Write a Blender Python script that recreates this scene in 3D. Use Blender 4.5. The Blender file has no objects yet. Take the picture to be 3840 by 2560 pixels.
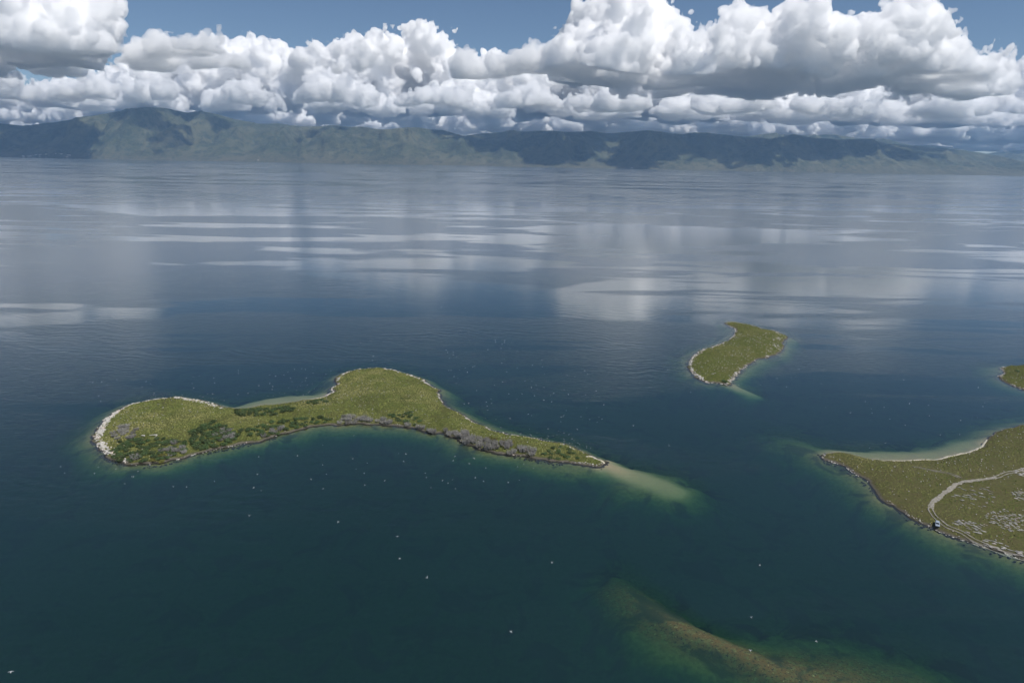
import bpy, bmesh, math, random
import numpy as np
from mathutils import Matrix, Vector

sc = bpy.context.scene
COL = sc.collection
rng = np.random.default_rng(7)
random.seed(7)
R = math.radians

# ------------------------------------------------------------------ camera
CAM_H = 150.0
FPX = 2560.0                       # focal length in pixels of the 3840 px wide photograph (24 mm lens)
PITCH, ROLL = R(15.06), R(1.06)
Rm = Matrix.Rotation(math.pi / 2 - PITCH, 3, 'X') @ Matrix.Rotation(ROLL, 3, 'Z')
cam_d = bpy.data.cameras.new('camera')
cam_d.lens = 24.0
cam_d.sensor_width = 36.0
cam_d.clip_start = 1.0
cam_d.clip_end = 250000.0
cam = bpy.data.objects.new('camera', cam_d)
COL.objects.link(cam)
cam.matrix_world = Matrix.Translation((0, 0, CAM_H)) @ Rm.to_4x4()
sc.camera = cam
RN = np.array(Rm)

# ------------------------------------------------------------------ world and sun
SUN_EL, SUN_AZ = R(58), R(120)      # azimuth from +Y (view direction) towards +X
w = bpy.data.worlds.new('World')
sc.world = w
w.use_nodes = True
nt = w.node_tree
nt.nodes.clear()
sky = nt.nodes.new('ShaderNodeTexSky')
sky.sky_type = 'NISHITA'
sky.sun_disc = False
sky.sun_elevation = SUN_EL
sky.sun_rotation = SUN_AZ
sky.altitude = 1900
sky.air_density = 1.0
sky.dust_density = 0.3
sky.ozone_density = 3.0
bg = nt.nodes.new('ShaderNodeBackground')
bg.inputs[1].default_value = 0.072
out = nt.nodes.new('ShaderNodeOutputWorld')
nt.links.new(sky.outputs[0], bg.inputs[0])
nt.links.new(bg.outputs[0], out.inputs[0])

sd = bpy.data.lights.new('sun', 'SUN')
sd.energy = 4.7
sd.angle = R(0.53)
sd.color = (1.0, 0.955, 0.89)
so = bpy.data.objects.new('sun', sd)
COL.objects.link(so)
sun_dir = Vector((math.sin(SUN_AZ) * math.cos(SUN_EL), math.cos(SUN_AZ) * math.cos(SUN_EL), math.sin(SUN_EL)))
so.rotation_euler = sun_dir.to_track_quat('Z', 'Y').to_euler()
so.location = (0, 0, 400)

sc.view_settings.view_transform = 'Standard'
sc.view_settings.look = 'None'
sc.view_settings.gamma = 1.0
sc.view_settings.exposure = 0.0
sc.render.engine = 'CYCLES'
sc.cycles.max_bounces = 64
sc.cycles.diffuse_bounces = 3
sc.cycles.glossy_bounces = 3
sc.cycles.transparent_max_bounces = 12
sc.cycles.volume_bounces = 56
sc.cycles.use_denoising = True

# ------------------------------------------------------------------ helpers
def ray(u, v):
    d = np.stack([(np.asarray(u, float) - 1920) / FPX, -(np.asarray(v, float) - 1280) / FPX,
                  -np.ones_like(np.asarray(u, float))], -1)
    return d @ RN.T

def gp(u, v, z=0.0):
    """photo pixel -> point on the level z"""
    d = ray(u, v)
    t = (z - CAM_H) / d[..., 2]
    return np.array([0, 0, CAM_H]) + d * t[..., None]

def gpl(pts, z=0.0):
    p = np.array(pts, float)
    return gp(p[:, 0], p[:, 1], z)[:, :2]

def at_dist(u, v, y):
    """photo pixel -> point at the distance y along the view"""
    d = ray(u, v)
    t = np.asarray(y, float) / d[..., 1]
    return np.array([0, 0, CAM_H]) + d * t[..., None]

def _hash(ix, iy, seed):
    h = (ix.astype(np.int64) * 374761393 + iy.astype(np.int64) * 668265263 + seed * 1442695041) & 0x7fffffff
    h = ((h ^ (h >> 13)) * 1274126177) & 0x7fffffff
    h = h ^ (h >> 16)
    return (h & 0xffffff) / float(0xffffff)

def vnoise(x, y, seed=0):
    ix, iy = np.floor(x), np.floor(y)
    fx, fy = x - ix, y - iy
    fx = fx * fx * fx * (fx * (fx * 6 - 15) + 10)
    fy = fy * fy * fy * (fy * (fy * 6 - 15) + 10)
    a = _hash(ix, iy, seed); b = _hash(ix + 1, iy, seed)
    c = _hash(ix, iy + 1, seed); d = _hash(ix + 1, iy + 1, seed)
    return (a + (b - a) * fx) * (1 - fy) + (c + (d - c) * fx) * fy

def fbm(x, y, octaves=5, seed=0, gain=0.5, ridged=False):
    s, amp, tot = 0.0, 1.0, 0.0
    for o in range(octaves):
        ca, sa = math.cos(o * 1.1), math.sin(o * 1.1)
        n = vnoise((x * ca - y * sa) * 2 ** o + 17.3 * o, (x * sa + y * ca) * 2 ** o - 9.1 * o, seed + o)
        if ridged:
            n = 1 - np.abs(2 * n - 1)
            n = n * n
        s = s + amp * n
        tot += amp
        amp *= gain
    return s / tot

def smooth(a, b, x):
    t = np.clip((x - a) / (b - a), 0, 1)
    return t * t * (3 - 2 * t)

def new_mesh(name, verts, faces, mat=None, parent=None, shade_smooth=True):
    me = bpy.data.meshes.new(name)
    verts = np.asarray(verts, np.float32)
    if isinstance(faces, np.ndarray):
        n, k = faces.shape
        me.vertices.add(len(verts)); me.vertices.foreach_set('co', verts.ravel())
        me.loops.add(n * k); me.loops.foreach_set('vertex_index', faces.astype(np.int32).ravel())
        me.polygons.add(n)
        me.polygons.foreach_set('loop_start', np.arange(0, n * k, k, dtype=np.int32))
        me.polygons.foreach_set('loop_total', np.full(n, k, np.int32))
        me.update(calc_edges=True)
    else:
        me.from_pydata([tuple(v) for v in verts], [], faces)
    me.polygons.foreach_set('use_smooth', np.full(len(me.polygons), shade_smooth))
    o = bpy.data.objects.new(name, me)
    COL.objects.link(o)
    if mat:
        me.materials.append(mat)
    if parent:
        o.parent = parent
    return o

def tag(o, label=None, cat=None, group=None, kind=None):
    if label: o['label'] = label
    if cat: o['category'] = cat
    if group: o['group'] = group
    if kind: o['kind'] = kind
    return o

def grid_faces(nx, ny):
    i = np.arange(nx - 1); j = np.arange(ny - 1)
    I, J = np.meshgrid(i, j, indexing='ij')
    a = (I * ny + J).ravel()
    return np.stack([a, a + ny, a + ny + 1, a + 1], 1)

def float_attr(o, name, vals):
    a = o.data.attributes.new(name, 'FLOAT', 'POINT')
    a.data.foreach_set('value', np.asarray(vals, np.float32))

class NT:
    """small helper for writing node materials"""
    def __init__(self, name):
        self.m = bpy.data.materials.new(name)
        self.m.use_nodes = True
        self.t = self.m.node_tree
        self.t.nodes.clear()
        self.out = self.n('OutputMaterial')
    def n(self, typ, **kw):
        nd = self.t.nodes.new('ShaderNode' + typ)
        for k, v in kw.items():
            if k.startswith('i_'):
                key = k[2:]
                key = int(key) if key.isdigit() else key
                self.set(nd, key, v)
            else:
                setattr(nd, k, v)
        return nd
    def set(self, nd, key, v):
        s = nd.inputs[key]
        if isinstance(v, bpy.types.NodeSocket):
            self.t.links.new(v, s)
        elif isinstance(v, bpy.types.Node):
            self.t.links.new(v.outputs[0], s)
        elif isinstance(v, (tuple, list)) and len(v) == 3 and s.type == 'RGBA':
            s.default_value = (*v, 1)
        else:
            s.default_value = v
    def math(self, op, a, b=0.0, clamp=False):
        nd = self.n('Math', operation=op, use_clamp=clamp)
        self.set(nd, 0, a); self.set(nd, 1, b)
        return nd.outputs[0]
    def mix(self, fac, a, b, blend='MIX'):
        nd = self.n('Mix', data_type='RGBA', blend_type=blend)
        self.set(nd, 0, fac); self.set(nd, 6, a); self.set(nd, 7, b)
        return nd.outputs[2]
    def ramp(self, fac, lo, hi, a=0.0, b=1.0):
        nd = self.n('MapRange', interpolation_type='SMOOTHSTEP')
        for k, v in zip((0, 1, 2, 3, 4), (fac, lo, hi, a, b)):
            self.set(nd, k, v)
        return nd.outputs[0]
    def noise(self, vec, scale, detail=4.0, rough=0.55, dist=0.0):
        nd = self.n('TexNoise', i_Scale=scale, i_Detail=detail, i_Roughness=rough, i_Distortion=dist)
        if vec is not None:
            self.set(nd, 'Vector', vec)
        return nd.outputs[0]
    def pos(self, scale=(1, 1, 1), rot=(0, 0, 0)):
        g = self.n('NewGeometry')
        mp = self.n('Mapping', i_Scale=scale, i_Rotation=rot)
        self.set(mp, 'Vector', g.outputs['Position'])
        return mp.outputs[0]
    def bump(self, h, strength=0.5, dist=1.0, normal=None):
        nd = self.n('Bump', i_Strength=strength, i_Distance=dist, i_Height=h)
        if normal is not None:
            self.set(nd, 'Normal', normal)
        return nd.outputs[0]
    def surf(self, s):
        self.t.links.new(s.outputs[0] if isinstance(s, bpy.types.Node) else s, self.out.inputs[0])
        return self.m
    def bsdf(self, **kw):
        return self.n('BsdfPrincipled', **kw)
#@@END_HELPERS

# ------------------------------------------------------------------ shorelines traced from the photograph (pixels)
LONG = [(355,1650),(368,1620),(378,1598),(396,1569),(433,1546),(475,1523),(514,1511),(559,1501),(611,1494),(669,1490),
 (724,1497),(763,1504),(805,1517),(850,1530),(869,1532),(934,1530),(998,1520),(1081,1510),(1155,1498),(1207,1491),
 (1232,1477),(1247,1470),(1234,1460),(1252,1449),(1270,1439),(1258,1428),(1281,1407),(1316,1391),(1365,1381),(1420,1379),
 (1485,1389),(1530,1404),(1582,1423),(1624,1449),(1649,1469),(1653,1494),(1672,1520),(1711,1543),(1746,1559),(1754,1570),
 (1812,1600),(1909,1627),(1998,1642),(2042,1649),(2122,1669),(2175,1693),(2228,1711),(2272,1733),(2241,1748),(2188,1738),
 (2130,1733),(2069,1729),(1998,1715),(1918,1703),(1865,1702),(1799,1680),(1750,1662),(1678,1634),(1582,1614),(1517,1601),
 (1452,1595),(1388,1589),(1323,1593),(1258,1593),(1178,1597),(1113,1611),(1048,1630),(966,1650),(869,1672),(788,1688),
 (724,1704),(659,1724),(611,1737),(562,1740),(507,1743),(475,1738),(449,1731),(420,1721),(391,1698),(368,1669)]
SMALL = [(2719,1211),(2750,1208),(2795,1215),(2842,1227),(2882,1237),(2925,1247),(2949,1261),(2941,1282),(2934,1310),(2920,1329),
 (2889,1337),(2849,1348),(2807,1369),(2778,1391),(2760,1414),(2743,1433),(2743,1443),(2700,1439),(2665,1437),(2641,1432),
 (2618,1417),(2594,1396),(2582,1377),(2582,1358),(2597,1336),(2613,1322),(2634,1310),(2665,1303),(2705,1289),(2724,1277),
 (2748,1259),(2758,1244),(2750,1230),(2731,1221)]
PENIN = [(3076,1712),(3106,1699),(3150,1696),(3204,1707),(3285,1723),(3350,1728),(3421,1726),(3491,1723),(3556,1712),(3627,1695),
 (3676,1674),(3703,1642),(3735,1620),(3790,1604),(3840,1594),(3930,1578),(4080,1545),(4400,1540),(5200,1600),(5200,2420),(4500,2330),(4100,2190),(3960,2142),
 (3840,2100),(3773,2075),(3708,2054),(3627,2032),(3567,2010),(3513,1989),(3459,1962),(3405,1934),(3361,1902),(3312,1875),
 (3280,1837),(3247,1804),(3204,1777),(3160,1745),(3090,1723)]
HEAD = [(3752,1379),(3773,1373),(3840,1370),(3930,1370),(4080,1376),(4300,1400),(4300,1520),(4050,1510),(3920,1482),(3840,1463),(3806,1449),
 (3773,1436),(3746,1419),(3744,1408),(3762,1398),(3755,1387)]

def resample(p, step, jit, seed):
    """closed smooth polygon with small irregularities"""
    p = np.asarray(p)
    out = []
    n = len(p)
    for i in range(n):
        p0, p1, p2, p3 = p[i - 1], p[i], p[(i + 1) % n], p[(i + 2) % n]
        m = max(1, int(np.linalg.norm(p2 - p1) / step))
        for k in range(m):
            t = k / m
            out.append(0.5 * ((2 * p1) + (-p0 + p2) * t + (2 * p0 - 5 * p1 + 4 * p2 - p3) * t * t + (-p0 + 3 * p1 - 3 * p2 + p3) * t ** 3))
    out = np.array(out)
    d = np.stack([fbm(out[:, 0] / 9, out[:, 1] / 9, 3, seed) - .5, fbm(out[:, 0] / 9, out[:, 1] / 9, 3, seed + 40) - .5], 1)
    d2 = np.stack([fbm(out[:, 0] / 3.1, out[:, 1] / 3.1, 2, seed + 7) - .5, fbm(out[:, 0] / 3.1, out[:, 1] / 3.1, 2, seed + 47) - .5], 1)
    return out + d * jit + d2 * 2.4

POLY = {'long': resample(gpl(LONG), 1.6, 5.0, 3), 'small': resample(gpl(SMALL), 2.0, 4.5, 13),
        'penin': resample(gpl(PENIN), 2.2, 4.0, 23), 'head': resample(gpl(HEAD), 4.0, 3.5, 33)}

def sdf(poly, X, Y, reach=60.0):
    """signed distance, positive inside"""
    shp = X.shape
    x, y = X.ravel(), Y.ravel()
    res = np.full(x.shape, -reach)
    lo, hi = poly.min(0) - reach, poly.max(0) + reach
    sel = np.where((x > lo[0]) & (x < hi[0]) & (y > lo[1]) & (y < hi[1]))[0]
    xs, ys = x[sel], y[sel]
    d2 = np.full(xs.shape, 1e18)
    ins = np.zeros(xs.shape, bool)
    a = poly; b = np.roll(poly, -1, 0)
    for (ax, ay), (bx, by) in zip(a, b):
        ex, ey = bx - ax, by - ay
        L = ex * ex + ey * ey + 1e-12
        t = np.clip(((xs - ax) * ex + (ys - ay) * ey) / L, 0, 1)
        d2 = np.minimum(d2, (xs - ax - t * ex) ** 2 + (ys - ay - t * ey) ** 2)
        c = ((ay > ys) != (by > ys))
        if c.any():
            xi = ex * (ys - ay) / (ey if abs(ey) > 1e-12 else 1e-12) + ax
            ins ^= c & (xs < xi)
    d = np.sqrt(d2)
    res[sel] = np.clip(np.where(ins, d, -d), -reach, None)
    return res.reshape(shp)

def seg_field(pts, X, Y):
    """distance to a polyline and the interpolated third/fourth columns"""
    best = np.full(X.shape, 1e9); va = np.zeros(X.shape); vb = np.zeros(X.shape)
    for p, q in zip(pts[:-1], pts[1:]):
        ex, ey = q[0] - p[0], q[1] - p[1]
        t = np.clip(((X - p[0]) * ex + (Y - p[1]) * ey) / (ex * ex + ey * ey), 0, 1)
        d = np.hypot(X - p[0] - t * ex, Y - p[1] - t * ey)
        m = d < best
        best = np.where(m, d, best)
        va = np.where(m, p[2] + (q[2] - p[2]) * t, va)
        vb = np.where(m, p[3] + (q[3] - p[3]) * t, vb)
    return best, va, vb

# shoals: (pixel u, pixel v, crest depth, half width)
SHOALS = {
 'spit': [(2262,1738,.12,7),(2320,1760,.5,10),(2400,1785,1.3,15),(2470,1806,1.6,16),(2518,1826,1.8,13)],
 'spit_side': [(2262,1738,.9,8),(2140,1755,1.5,10),(1990,1735,1.9,9)],
 'tail': [(2743,1440,.5,6),(2775,1455,1.2,10),(2820,1472,1.8,8)],
 'bar': [(2330,2190,3.6,9),(2402,2233,2.6,9),(2472,2285,1.3,6.5),(2558,2343,.8,6),(2662,2389,.7,6),(2778,2435,.8,6.5),(2894,2493,.9,8),(3038,2535,1.1,12),(3240,2580,1.3,14),(3500,2680,1.9,16)],
 'bar_side': [(2330,2225,3.8,9),(2420,2310,3.2,11),(2540,2405,2.8,11),(2640,2455,2.8,10),(2760,2500,3.0,10),(2900,2550,3.0,12)],
 'bar_far': [(2700,2375,4.6,8),(2860,2425,4.2,12),(3000,2455,3.8,14),(3180,2505,3.2,16),(3420,2575,2.8,18)],
 'bay': [(900,1516,1.8,7),(1000,1502,1.25,14),(1110,1490,1.25,14),(1190,1480,1.6,9)],
 'beach': [(3150,1688,1.5,8),(3290,1706,1.1,11),(3420,1708,1.0,11),(3560,1694,1.1,11),(3660,1658,1.4,11)],
 'point': [(3080,1708,.7,6),(3030,1680,2.0,16),(2985,1650,3.4,16)],
}
SHOALW = {}
for k, pts in SHOALS.items():
    w2 = gpl([p[:2] for p in pts])
    SHOALW[k] = [(w2[i, 0], w2[i, 1], pts[i][2], pts[i][3]) for i in range(len(pts))]

def ground(X, Y):
    """height of land and lake bed in metres above the water, and the signed distance to the nearest shore"""
    n1 = fbm(X / 26, Y / 26, 4, 5) - .5
    n2 = fbm(X / 7, Y / 7, 3, 8) - .5
    S = np.full(X.shape, -60.0)
    bed = np.full(X.shape, -60.0)
    shelf = {'long': 10.0, 'small': 9.0, 'penin': 15.0, 'head': 11.0}
    land = np.full(X.shape, -60.0)
    for k, p in POLY.items():
        s = sdf(p, X, Y)
        S = np.maximum(S, s)
        d = np.clip(-s, 0, None) * (1 + .9 * n1)
        b = -(0.25 + 0.24 * d + 6.0 * (d / (shelf[k] * 2.0)) ** 2.0)
        bed = np.maximum(bed, b)
        hmax = {'long': 3.0, 'small': 2.6, 'penin': 4.0, 'head': 3.0}[k]
        land = np.maximum(land, hmax * (1 - np.exp(-np.clip(s, 0, None) / 14.0)) + np.clip(s, 0, 1) * .35)
    for k, pts in SHOALW.items():
        d, dep, hw = seg_field(pts, X, Y)
        d = d * (1 + .7 * n1 + .3 * n2)
        b = -(dep + 2.6 * (d / hw) ** 2 * (1 + .6 * n2))
        bed = np.maximum(bed, b)
    bed = np.maximum(bed, -11 - 2 * n1)
    bed = bed + n2 * np.clip(-bed, 0, 1.2) * .35
    inside = S > 0
    land = land + (n1 * 1.1 + n2 * .35) * smooth(1, 14, S)
    return np.where(inside, land, np.minimum(bed, -0.03)), S
#@@END_GROUND

# ------------------------------------------------------------------ materials of the setting
def mat_water():
    t = NT('lake_water')
    dep = t.n('Attribute', attribute_name='depth').outputs['Fac']
    # light left after passing the water column once, per colour
    T = t.n('CombineColor')
    for i, k in enumerate((0.30, 0.155, 0.24)):
        t.set(T, i, t.math('POWER', 2.71828, t.math('MULTIPLY', dep, -k)))
    inv = t.n('Mix', data_type='RGBA', blend_type='SUBTRACT')
    t.set(inv, 0, 1.0); t.set(inv, 6, (1, 1, 1)); t.set(inv, 7, T.outputs[0])
    big = t.noise(t.pos((.004, .004, 0)), 1.0, 3, .5)
    deep = t.mix(t.ramp(big, .35, .7), (0.006, 0.021, 0.022), (0.008, 0.026, 0.027))
    body = t.mix(1.0, inv.outputs[2], deep, 'MULTIPLY')
    # wind: calm slicks and rippled streaks
    st1 = t.noise(t.pos((.0011, .0038, 0), (0, 0, R(4))), 1.0, 2, .5, 1.4)
    st2 = t.noise(t.pos((.0030, .013, 0), (0, 0, R(-5))), 1.0, 2, .5, 1.8)
    slick = t.math('ADD', t.math('MULTIPLY', st1, .66), t.math('MULTIPLY', st2, .34))
    wind = t.ramp(slick, .465, .51)
    fine = t.noise(t.pos((.9, 1.3, 0), (0, 0, R(20))), 1.0, 3, .6)
    wv = t.n('TexWave', wave_type='BANDS', bands_direction='Y', wave_profile='SIN', i_Scale=.030, i_Distortion=16.0, i_Detail=3.0)
    t.set(wv, 'Detail Scale', .8); t.set(wv, 'Detail Roughness', .55)
    t.set(wv, 'Vector', t.pos((.8, 1, 0), (0, 0, R(14))))
    chop = t.noise(t.pos((.16, .34, 0), (0, 0, R(14))), 1.0, 3, .55, .4)
    h = t.math('ADD', t.math('MULTIPLY', fine, .03), t.math('ADD', t.math('MULTIPLY', wv.outputs['Fac'], t.ramp(t.noise(t.pos((.006, .012, 0)), 1.0, 2, .5, .8), .45, .65, .0, .05)), t.math('MULTIPLY', chop, .14)))
    sy = t.n('SeparateXYZ'); t.set(sy, 0, t.n('NewGeometry').outputs['Position'])
    calm = t.ramp(sy.outputs[1], 600, 2600, 1.0, .3)         # the middle of the lake lies calmer
    bmp = t.bump(h, 1.0, t.math('MULTIPLY', calm, t.math('ADD', .35, t.math('MULTIPLY', wind, .5))))
    rough = t.math('ADD', .11, t.math('MULTIPLY', wind, .11))
    gl = t.n('BsdfGlossy', distribution='GGX', i_Color=(1, 1, 1))
    t.set(gl, 'Roughness', rough); t.set(gl, 'Normal', bmp)
    fr = t.n('Fresnel', i_IOR=1.333)
    t.set(fr, 'Normal', bmp)
    tr = t.n('BsdfTransparent'); t.set(tr, 0, T.outputs[0])
    df = t.n('BsdfDiffuse'); t.set(df, 0, body)
    add = t.n('AddShader'); t.set(add, 0, tr); t.set(add, 1, df)
    mx = t.n('MixShader'); t.set(mx, 0, t.math('MINIMUM', t.math('MULTIPLY', fr, 1.45), t.math('SUBTRACT', .90, t.math('MULTIPLY', wind, .2)))); t.set(mx, 1, add); t.set(mx, 2, gl)
    return t.surf(mx)

def mat_bed():
    t = NT('lake_bed')
    p = t.pos((1, 1, 0))
    sand = t.n('Attribute', attribute_name='sand').outputs['Fac']
    weedy = t.n('Attribute', attribute_name='weed').outputs['Fac']
    n = t.noise(p, .5, 6, .68)
    patch = t.noise(p, .06, 4, .6, .8)
    base = t.mix(t.ramp(n, .3, .7), (.075, .085, .03), (.16, .15, .065))
    base = t.mix(t.math('MULTIPLY', weedy, t.ramp(t.noise(p, .45, 6, .7), .36, .56)), base, (.13, .08, .03))
    base = t.mix(t.math('MULTIPLY', weedy, t.ramp(t.noise(p, 1.1, 4, .7), .52, .62)), base, (.028, .024, .012))
    base = t.mix(t.math('MULTIPLY', weedy, t.ramp(t.noise(p, .8, 4, .7), .60, .68)), base, (.26, .24, .12))
    base = t.mix(t.ramp(patch, .5, .62, 0, .85), base, (.022, .035, .02))
    base = t.mix(sand, base, t.mix(n, (.26, .205, .13), (.36, .29, .19)))
    b = t.bsdf(i_Roughness=.95); t.set(b, 'Base Color', base)
    return t.surf(b)

def mat_land():
    t = NT('island_turf')
    p = t.pos((1, 1, 1))
    shore = t.n('Attribute', attribute_name='shore').outputs['Fac']
    dry = t.n('Attribute', attribute_name='dry').outputs['Fac']
    n1 = t.noise(p, .07, 5, .6)
    n2 = t.noise(p, .9, 5, .65)
    n3 = t.noise(p, .22, 4, .6, .5)
    c = t.mix(t.ramp(n2, .3, .72), (.080, .105, .020), (.195, .205, .055))
    c = t.mix(t.ramp(n1, .42, .66, 0, .4), c, (.155, .14, .05))
    c = t.mix(t.math('MULTIPLY', dry, t.ramp(n3, .3, .7, .25, .8)), c, (.165, .135, .068))
    edge = t.ramp(t.math('ADD', shore, t.math('MULTIPLY', t.math('SUBTRACT', n3, .5), 3.0)), .2, 1.7, 1, 0)
    c = t.mix(edge, c, t.mix(n2, (.10, .09, .07), (.30, .27, .22)))
    wet = t.ramp(shore, -.1, .35, 1, 0)
    c = t.mix(wet, c, (.05, .042, .03))
    b = t.bsdf(i_Roughness=.95); t.set(b, 'Base Color', c)
    t.set(b, 'Normal', t.bump(n2, .8, .25))
    return t.surf(b)

def mat_hills():
    t = NT('hillside')
    p = t.pos((1, 1, 1))
    ng = t.n('NewGeometry')
    sx = t.n('SeparateXYZ'); t.set(sx, 0, ng.outputs['Position'])
    n1 = t.noise(p, .0011, 5, .6)
    n2 = t.noise(p, .006, 5, .65)
    n3 = t.noise(p, .02, 4, .7)
    c = t.mix(t.ramp(n1, .38, .62), (.030, .042, .019), (.082, .084, .045))
    c = t.mix(t.ramp(n2, .47, .60, 0, .85), c, (.017, .027, .012))
    low = t.ramp(t.math('ADD', sx.outputs[2], t.math('MULTIPLY', n2, 260)), 90, 330, 1, 0)
    c = t.mix(t.math('MULTIPLY', low, t.ramp(n3, .35, .65, .2, .9)), c, (.085, .075, .05))
    c = t.mix(t.ramp(n3, .4, .7, 0, .3), c, (.15, .14, .09))
    b = t.bsdf(i_Roughness=1.0); t.set(b, 'Base Color', c)
    t.set(b, 'Normal', t.bump(n3, .7, 30))
    return t.surf(b)

M_LAND, M_BED, M_WATER, M_HILL = mat_land(), mat_bed(), mat_water(), mat_hills()

# ------------------------------------------------------------------ lake bed and water
def lines(lo, hi, step, far_lo, far_hi, k=1.16):
    mid = list(np.arange(lo, hi + .01, step))
    up, s, v = [], step, hi
    while v < far_hi:
        s *= k; v += s; up.append(min(v, far_hi))
    dn, s, v = [], step, lo
    while v > far_lo:
        s *= k; v -= s; dn.append(max(v, far_lo))
    return np.array(dn[::-1] + mid + up)

XS = lines(-250, 560, 1.5, -18000, 18000)
YS = lines(130, 780, 1.5, -1500, 12600)
GX, GY = np.meshgrid(XS, YS, indexing='ij')
GZ, GS = ground(GX, GY)
BED = np.minimum(GZ, np.where(GS > 0, -.7 - .3 * np.clip(GS, 0, 5), 0)) - .02
sand_f = np.zeros(GX.shape)
for k, ww in (('spit', 11), ('tail', 7), ('bay', 12), ('beach', 13)):
    d, dep, hw = seg_field(SHOALW[k], GX, GY)
    d = d * (1 + .8 * (fbm(GX / 11, GY / 11, 3, 71) - .5))
    sand_f = np.maximum(sand_f, smooth(ww * 1.15, ww * .45, d) * {'bay': .85, 'beach': .7, 'spit': .85, 'tail': .75}.get(k, 1.0))
d, dep, hw = seg_field(SHOALW['bar'], GX, GY)
weed_f = smooth(1.9, .9, d / hw * (1 + .8 * (fbm(GX / 9, GY / 9, 3, 72) - .5)))
bed = new_mesh('lake_bed', np.stack([GX, GY, BED], -1).reshape(-1, 3), grid_faces(*GX.shape), M_BED)
float_attr(bed, 'sand', sand_f.ravel())
float_attr(bed, 'weed', weed_f.ravel())
tag(bed, 'lake bed with sandbanks and weed seen through the shallows', 'lake bed', kind='structure')
lake = new_mesh('lake', np.stack([GX, GY, np.zeros(GX.shape)], -1).reshape(-1, 3), grid_faces(*GX.shape), M_WATER)
float_attr(lake, 'depth', np.clip(-GZ, .02, 12).ravel())
tag(lake, 'calm blue green lake with slicks and cloud reflections', 'lake', kind='structure')

# ------------------------------------------------------------------ islands
LAND_GRID = {}
def make_land(key, name, step):
    p = POLY[key]
    lo, hi = p.min(0) - 4, p.max(0) + 4
    hi[0] = min(hi[0], 520)
    x = np.arange(lo[0], hi[0], step); y = np.arange(lo[1], hi[1], step)
    X, Y = np.meshgrid(x, y, indexing='ij')
    s = sdf(p, X, Y)
    Z, S = ground(X, Y)
    Z = np.where(s > 0, Z + (fbm(X / 1.7, Y / 1.7, 2, 91) - .5) * .35 * smooth(0, 2, s), s * .6)
    f = grid_faces(*X.shape)
    keep = (s.ravel()[f] > -3).any(1)
    f = f[keep]
    used = np.unique(f)
    remap = np.full(X.size, -1); remap[used] = np.arange(len(used))
    o = new_mesh(name, np.stack([X, Y, Z], -1).reshape(-1, 3)[used], remap[f], M_LAND)
    float_attr(o, 'shore', s.ravel()[used])
    float_attr(o, 'dry', np.full(len(used), {'long': 0.0, 'small': .1, 'penin': .75, 'head': .3}[key]))
    tag(o, {'long': 'long two-lobed grassy island in the middle of the lake', 'small': 'small curved grassy island in the upper right', 'penin': 'low dry peninsula with a track at the right edge', 'head': 'tip of a grassy headland at the right edge'}[key], 'land', kind='structure')
    return o
make_land('long', 'island', 1.0)
make_land('small', 'island', 1.2)
make_land('penin', 'peninsula', 1.2)
make_land('head', 'headland', 1.4)

def land_z(x, y):
    x = np.atleast_1d(np.asarray(x, float)); y = np.atleast_1d(np.asarray(y, float))
    z, s = ground(x, y)
    return z, s

# ------------------------------------------------------------------ hills across the lake
RIDGE = [(-1600,500),(-900,470),(-400,468),(0,464),(82,471),(163,463),(261,449),(348,438),(435,422),(473,412),(506,415),(560,405),(642,410),(702,424),(756,420),
 (844,438),(925,457),(969,466),(1045,463),(1137,475),(1263,471),(1334,479),(1416,488),(1563,484),(1617,490),(1661,488),(1704,501),
 (1737,514),(1797,505),(1879,496),(1917,488),(1960,495),(2042,491),(2151,498),(2216,494),(2287,499),(2423,496),(2504,499),(2560,506),
 (2647,498),(2767,512),(2887,525),(2974,507),(3039,522),(3137,527),(3267,525),(3322,539),(3376,543),(3474,550),(3594,560),(3676,572),
 (3757,588),(3840,606),(4000,625),(4400,610),(5200,560)]
FAR_RIDGE = [(-1600,540),(1500,530),(1740,507),(1800,515),(2400,540),(2700,520),(2800,513),(2850,508),(2910,501),(2960,508),(3000,506),(3100,505),(3180,511),(3260,525),(3310,521),(3380,540),
 (3440,545),(3510,545),(3580,555),(3690,577),(3800,564),(3900,560),(4200,590),(5200,600)]

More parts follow.
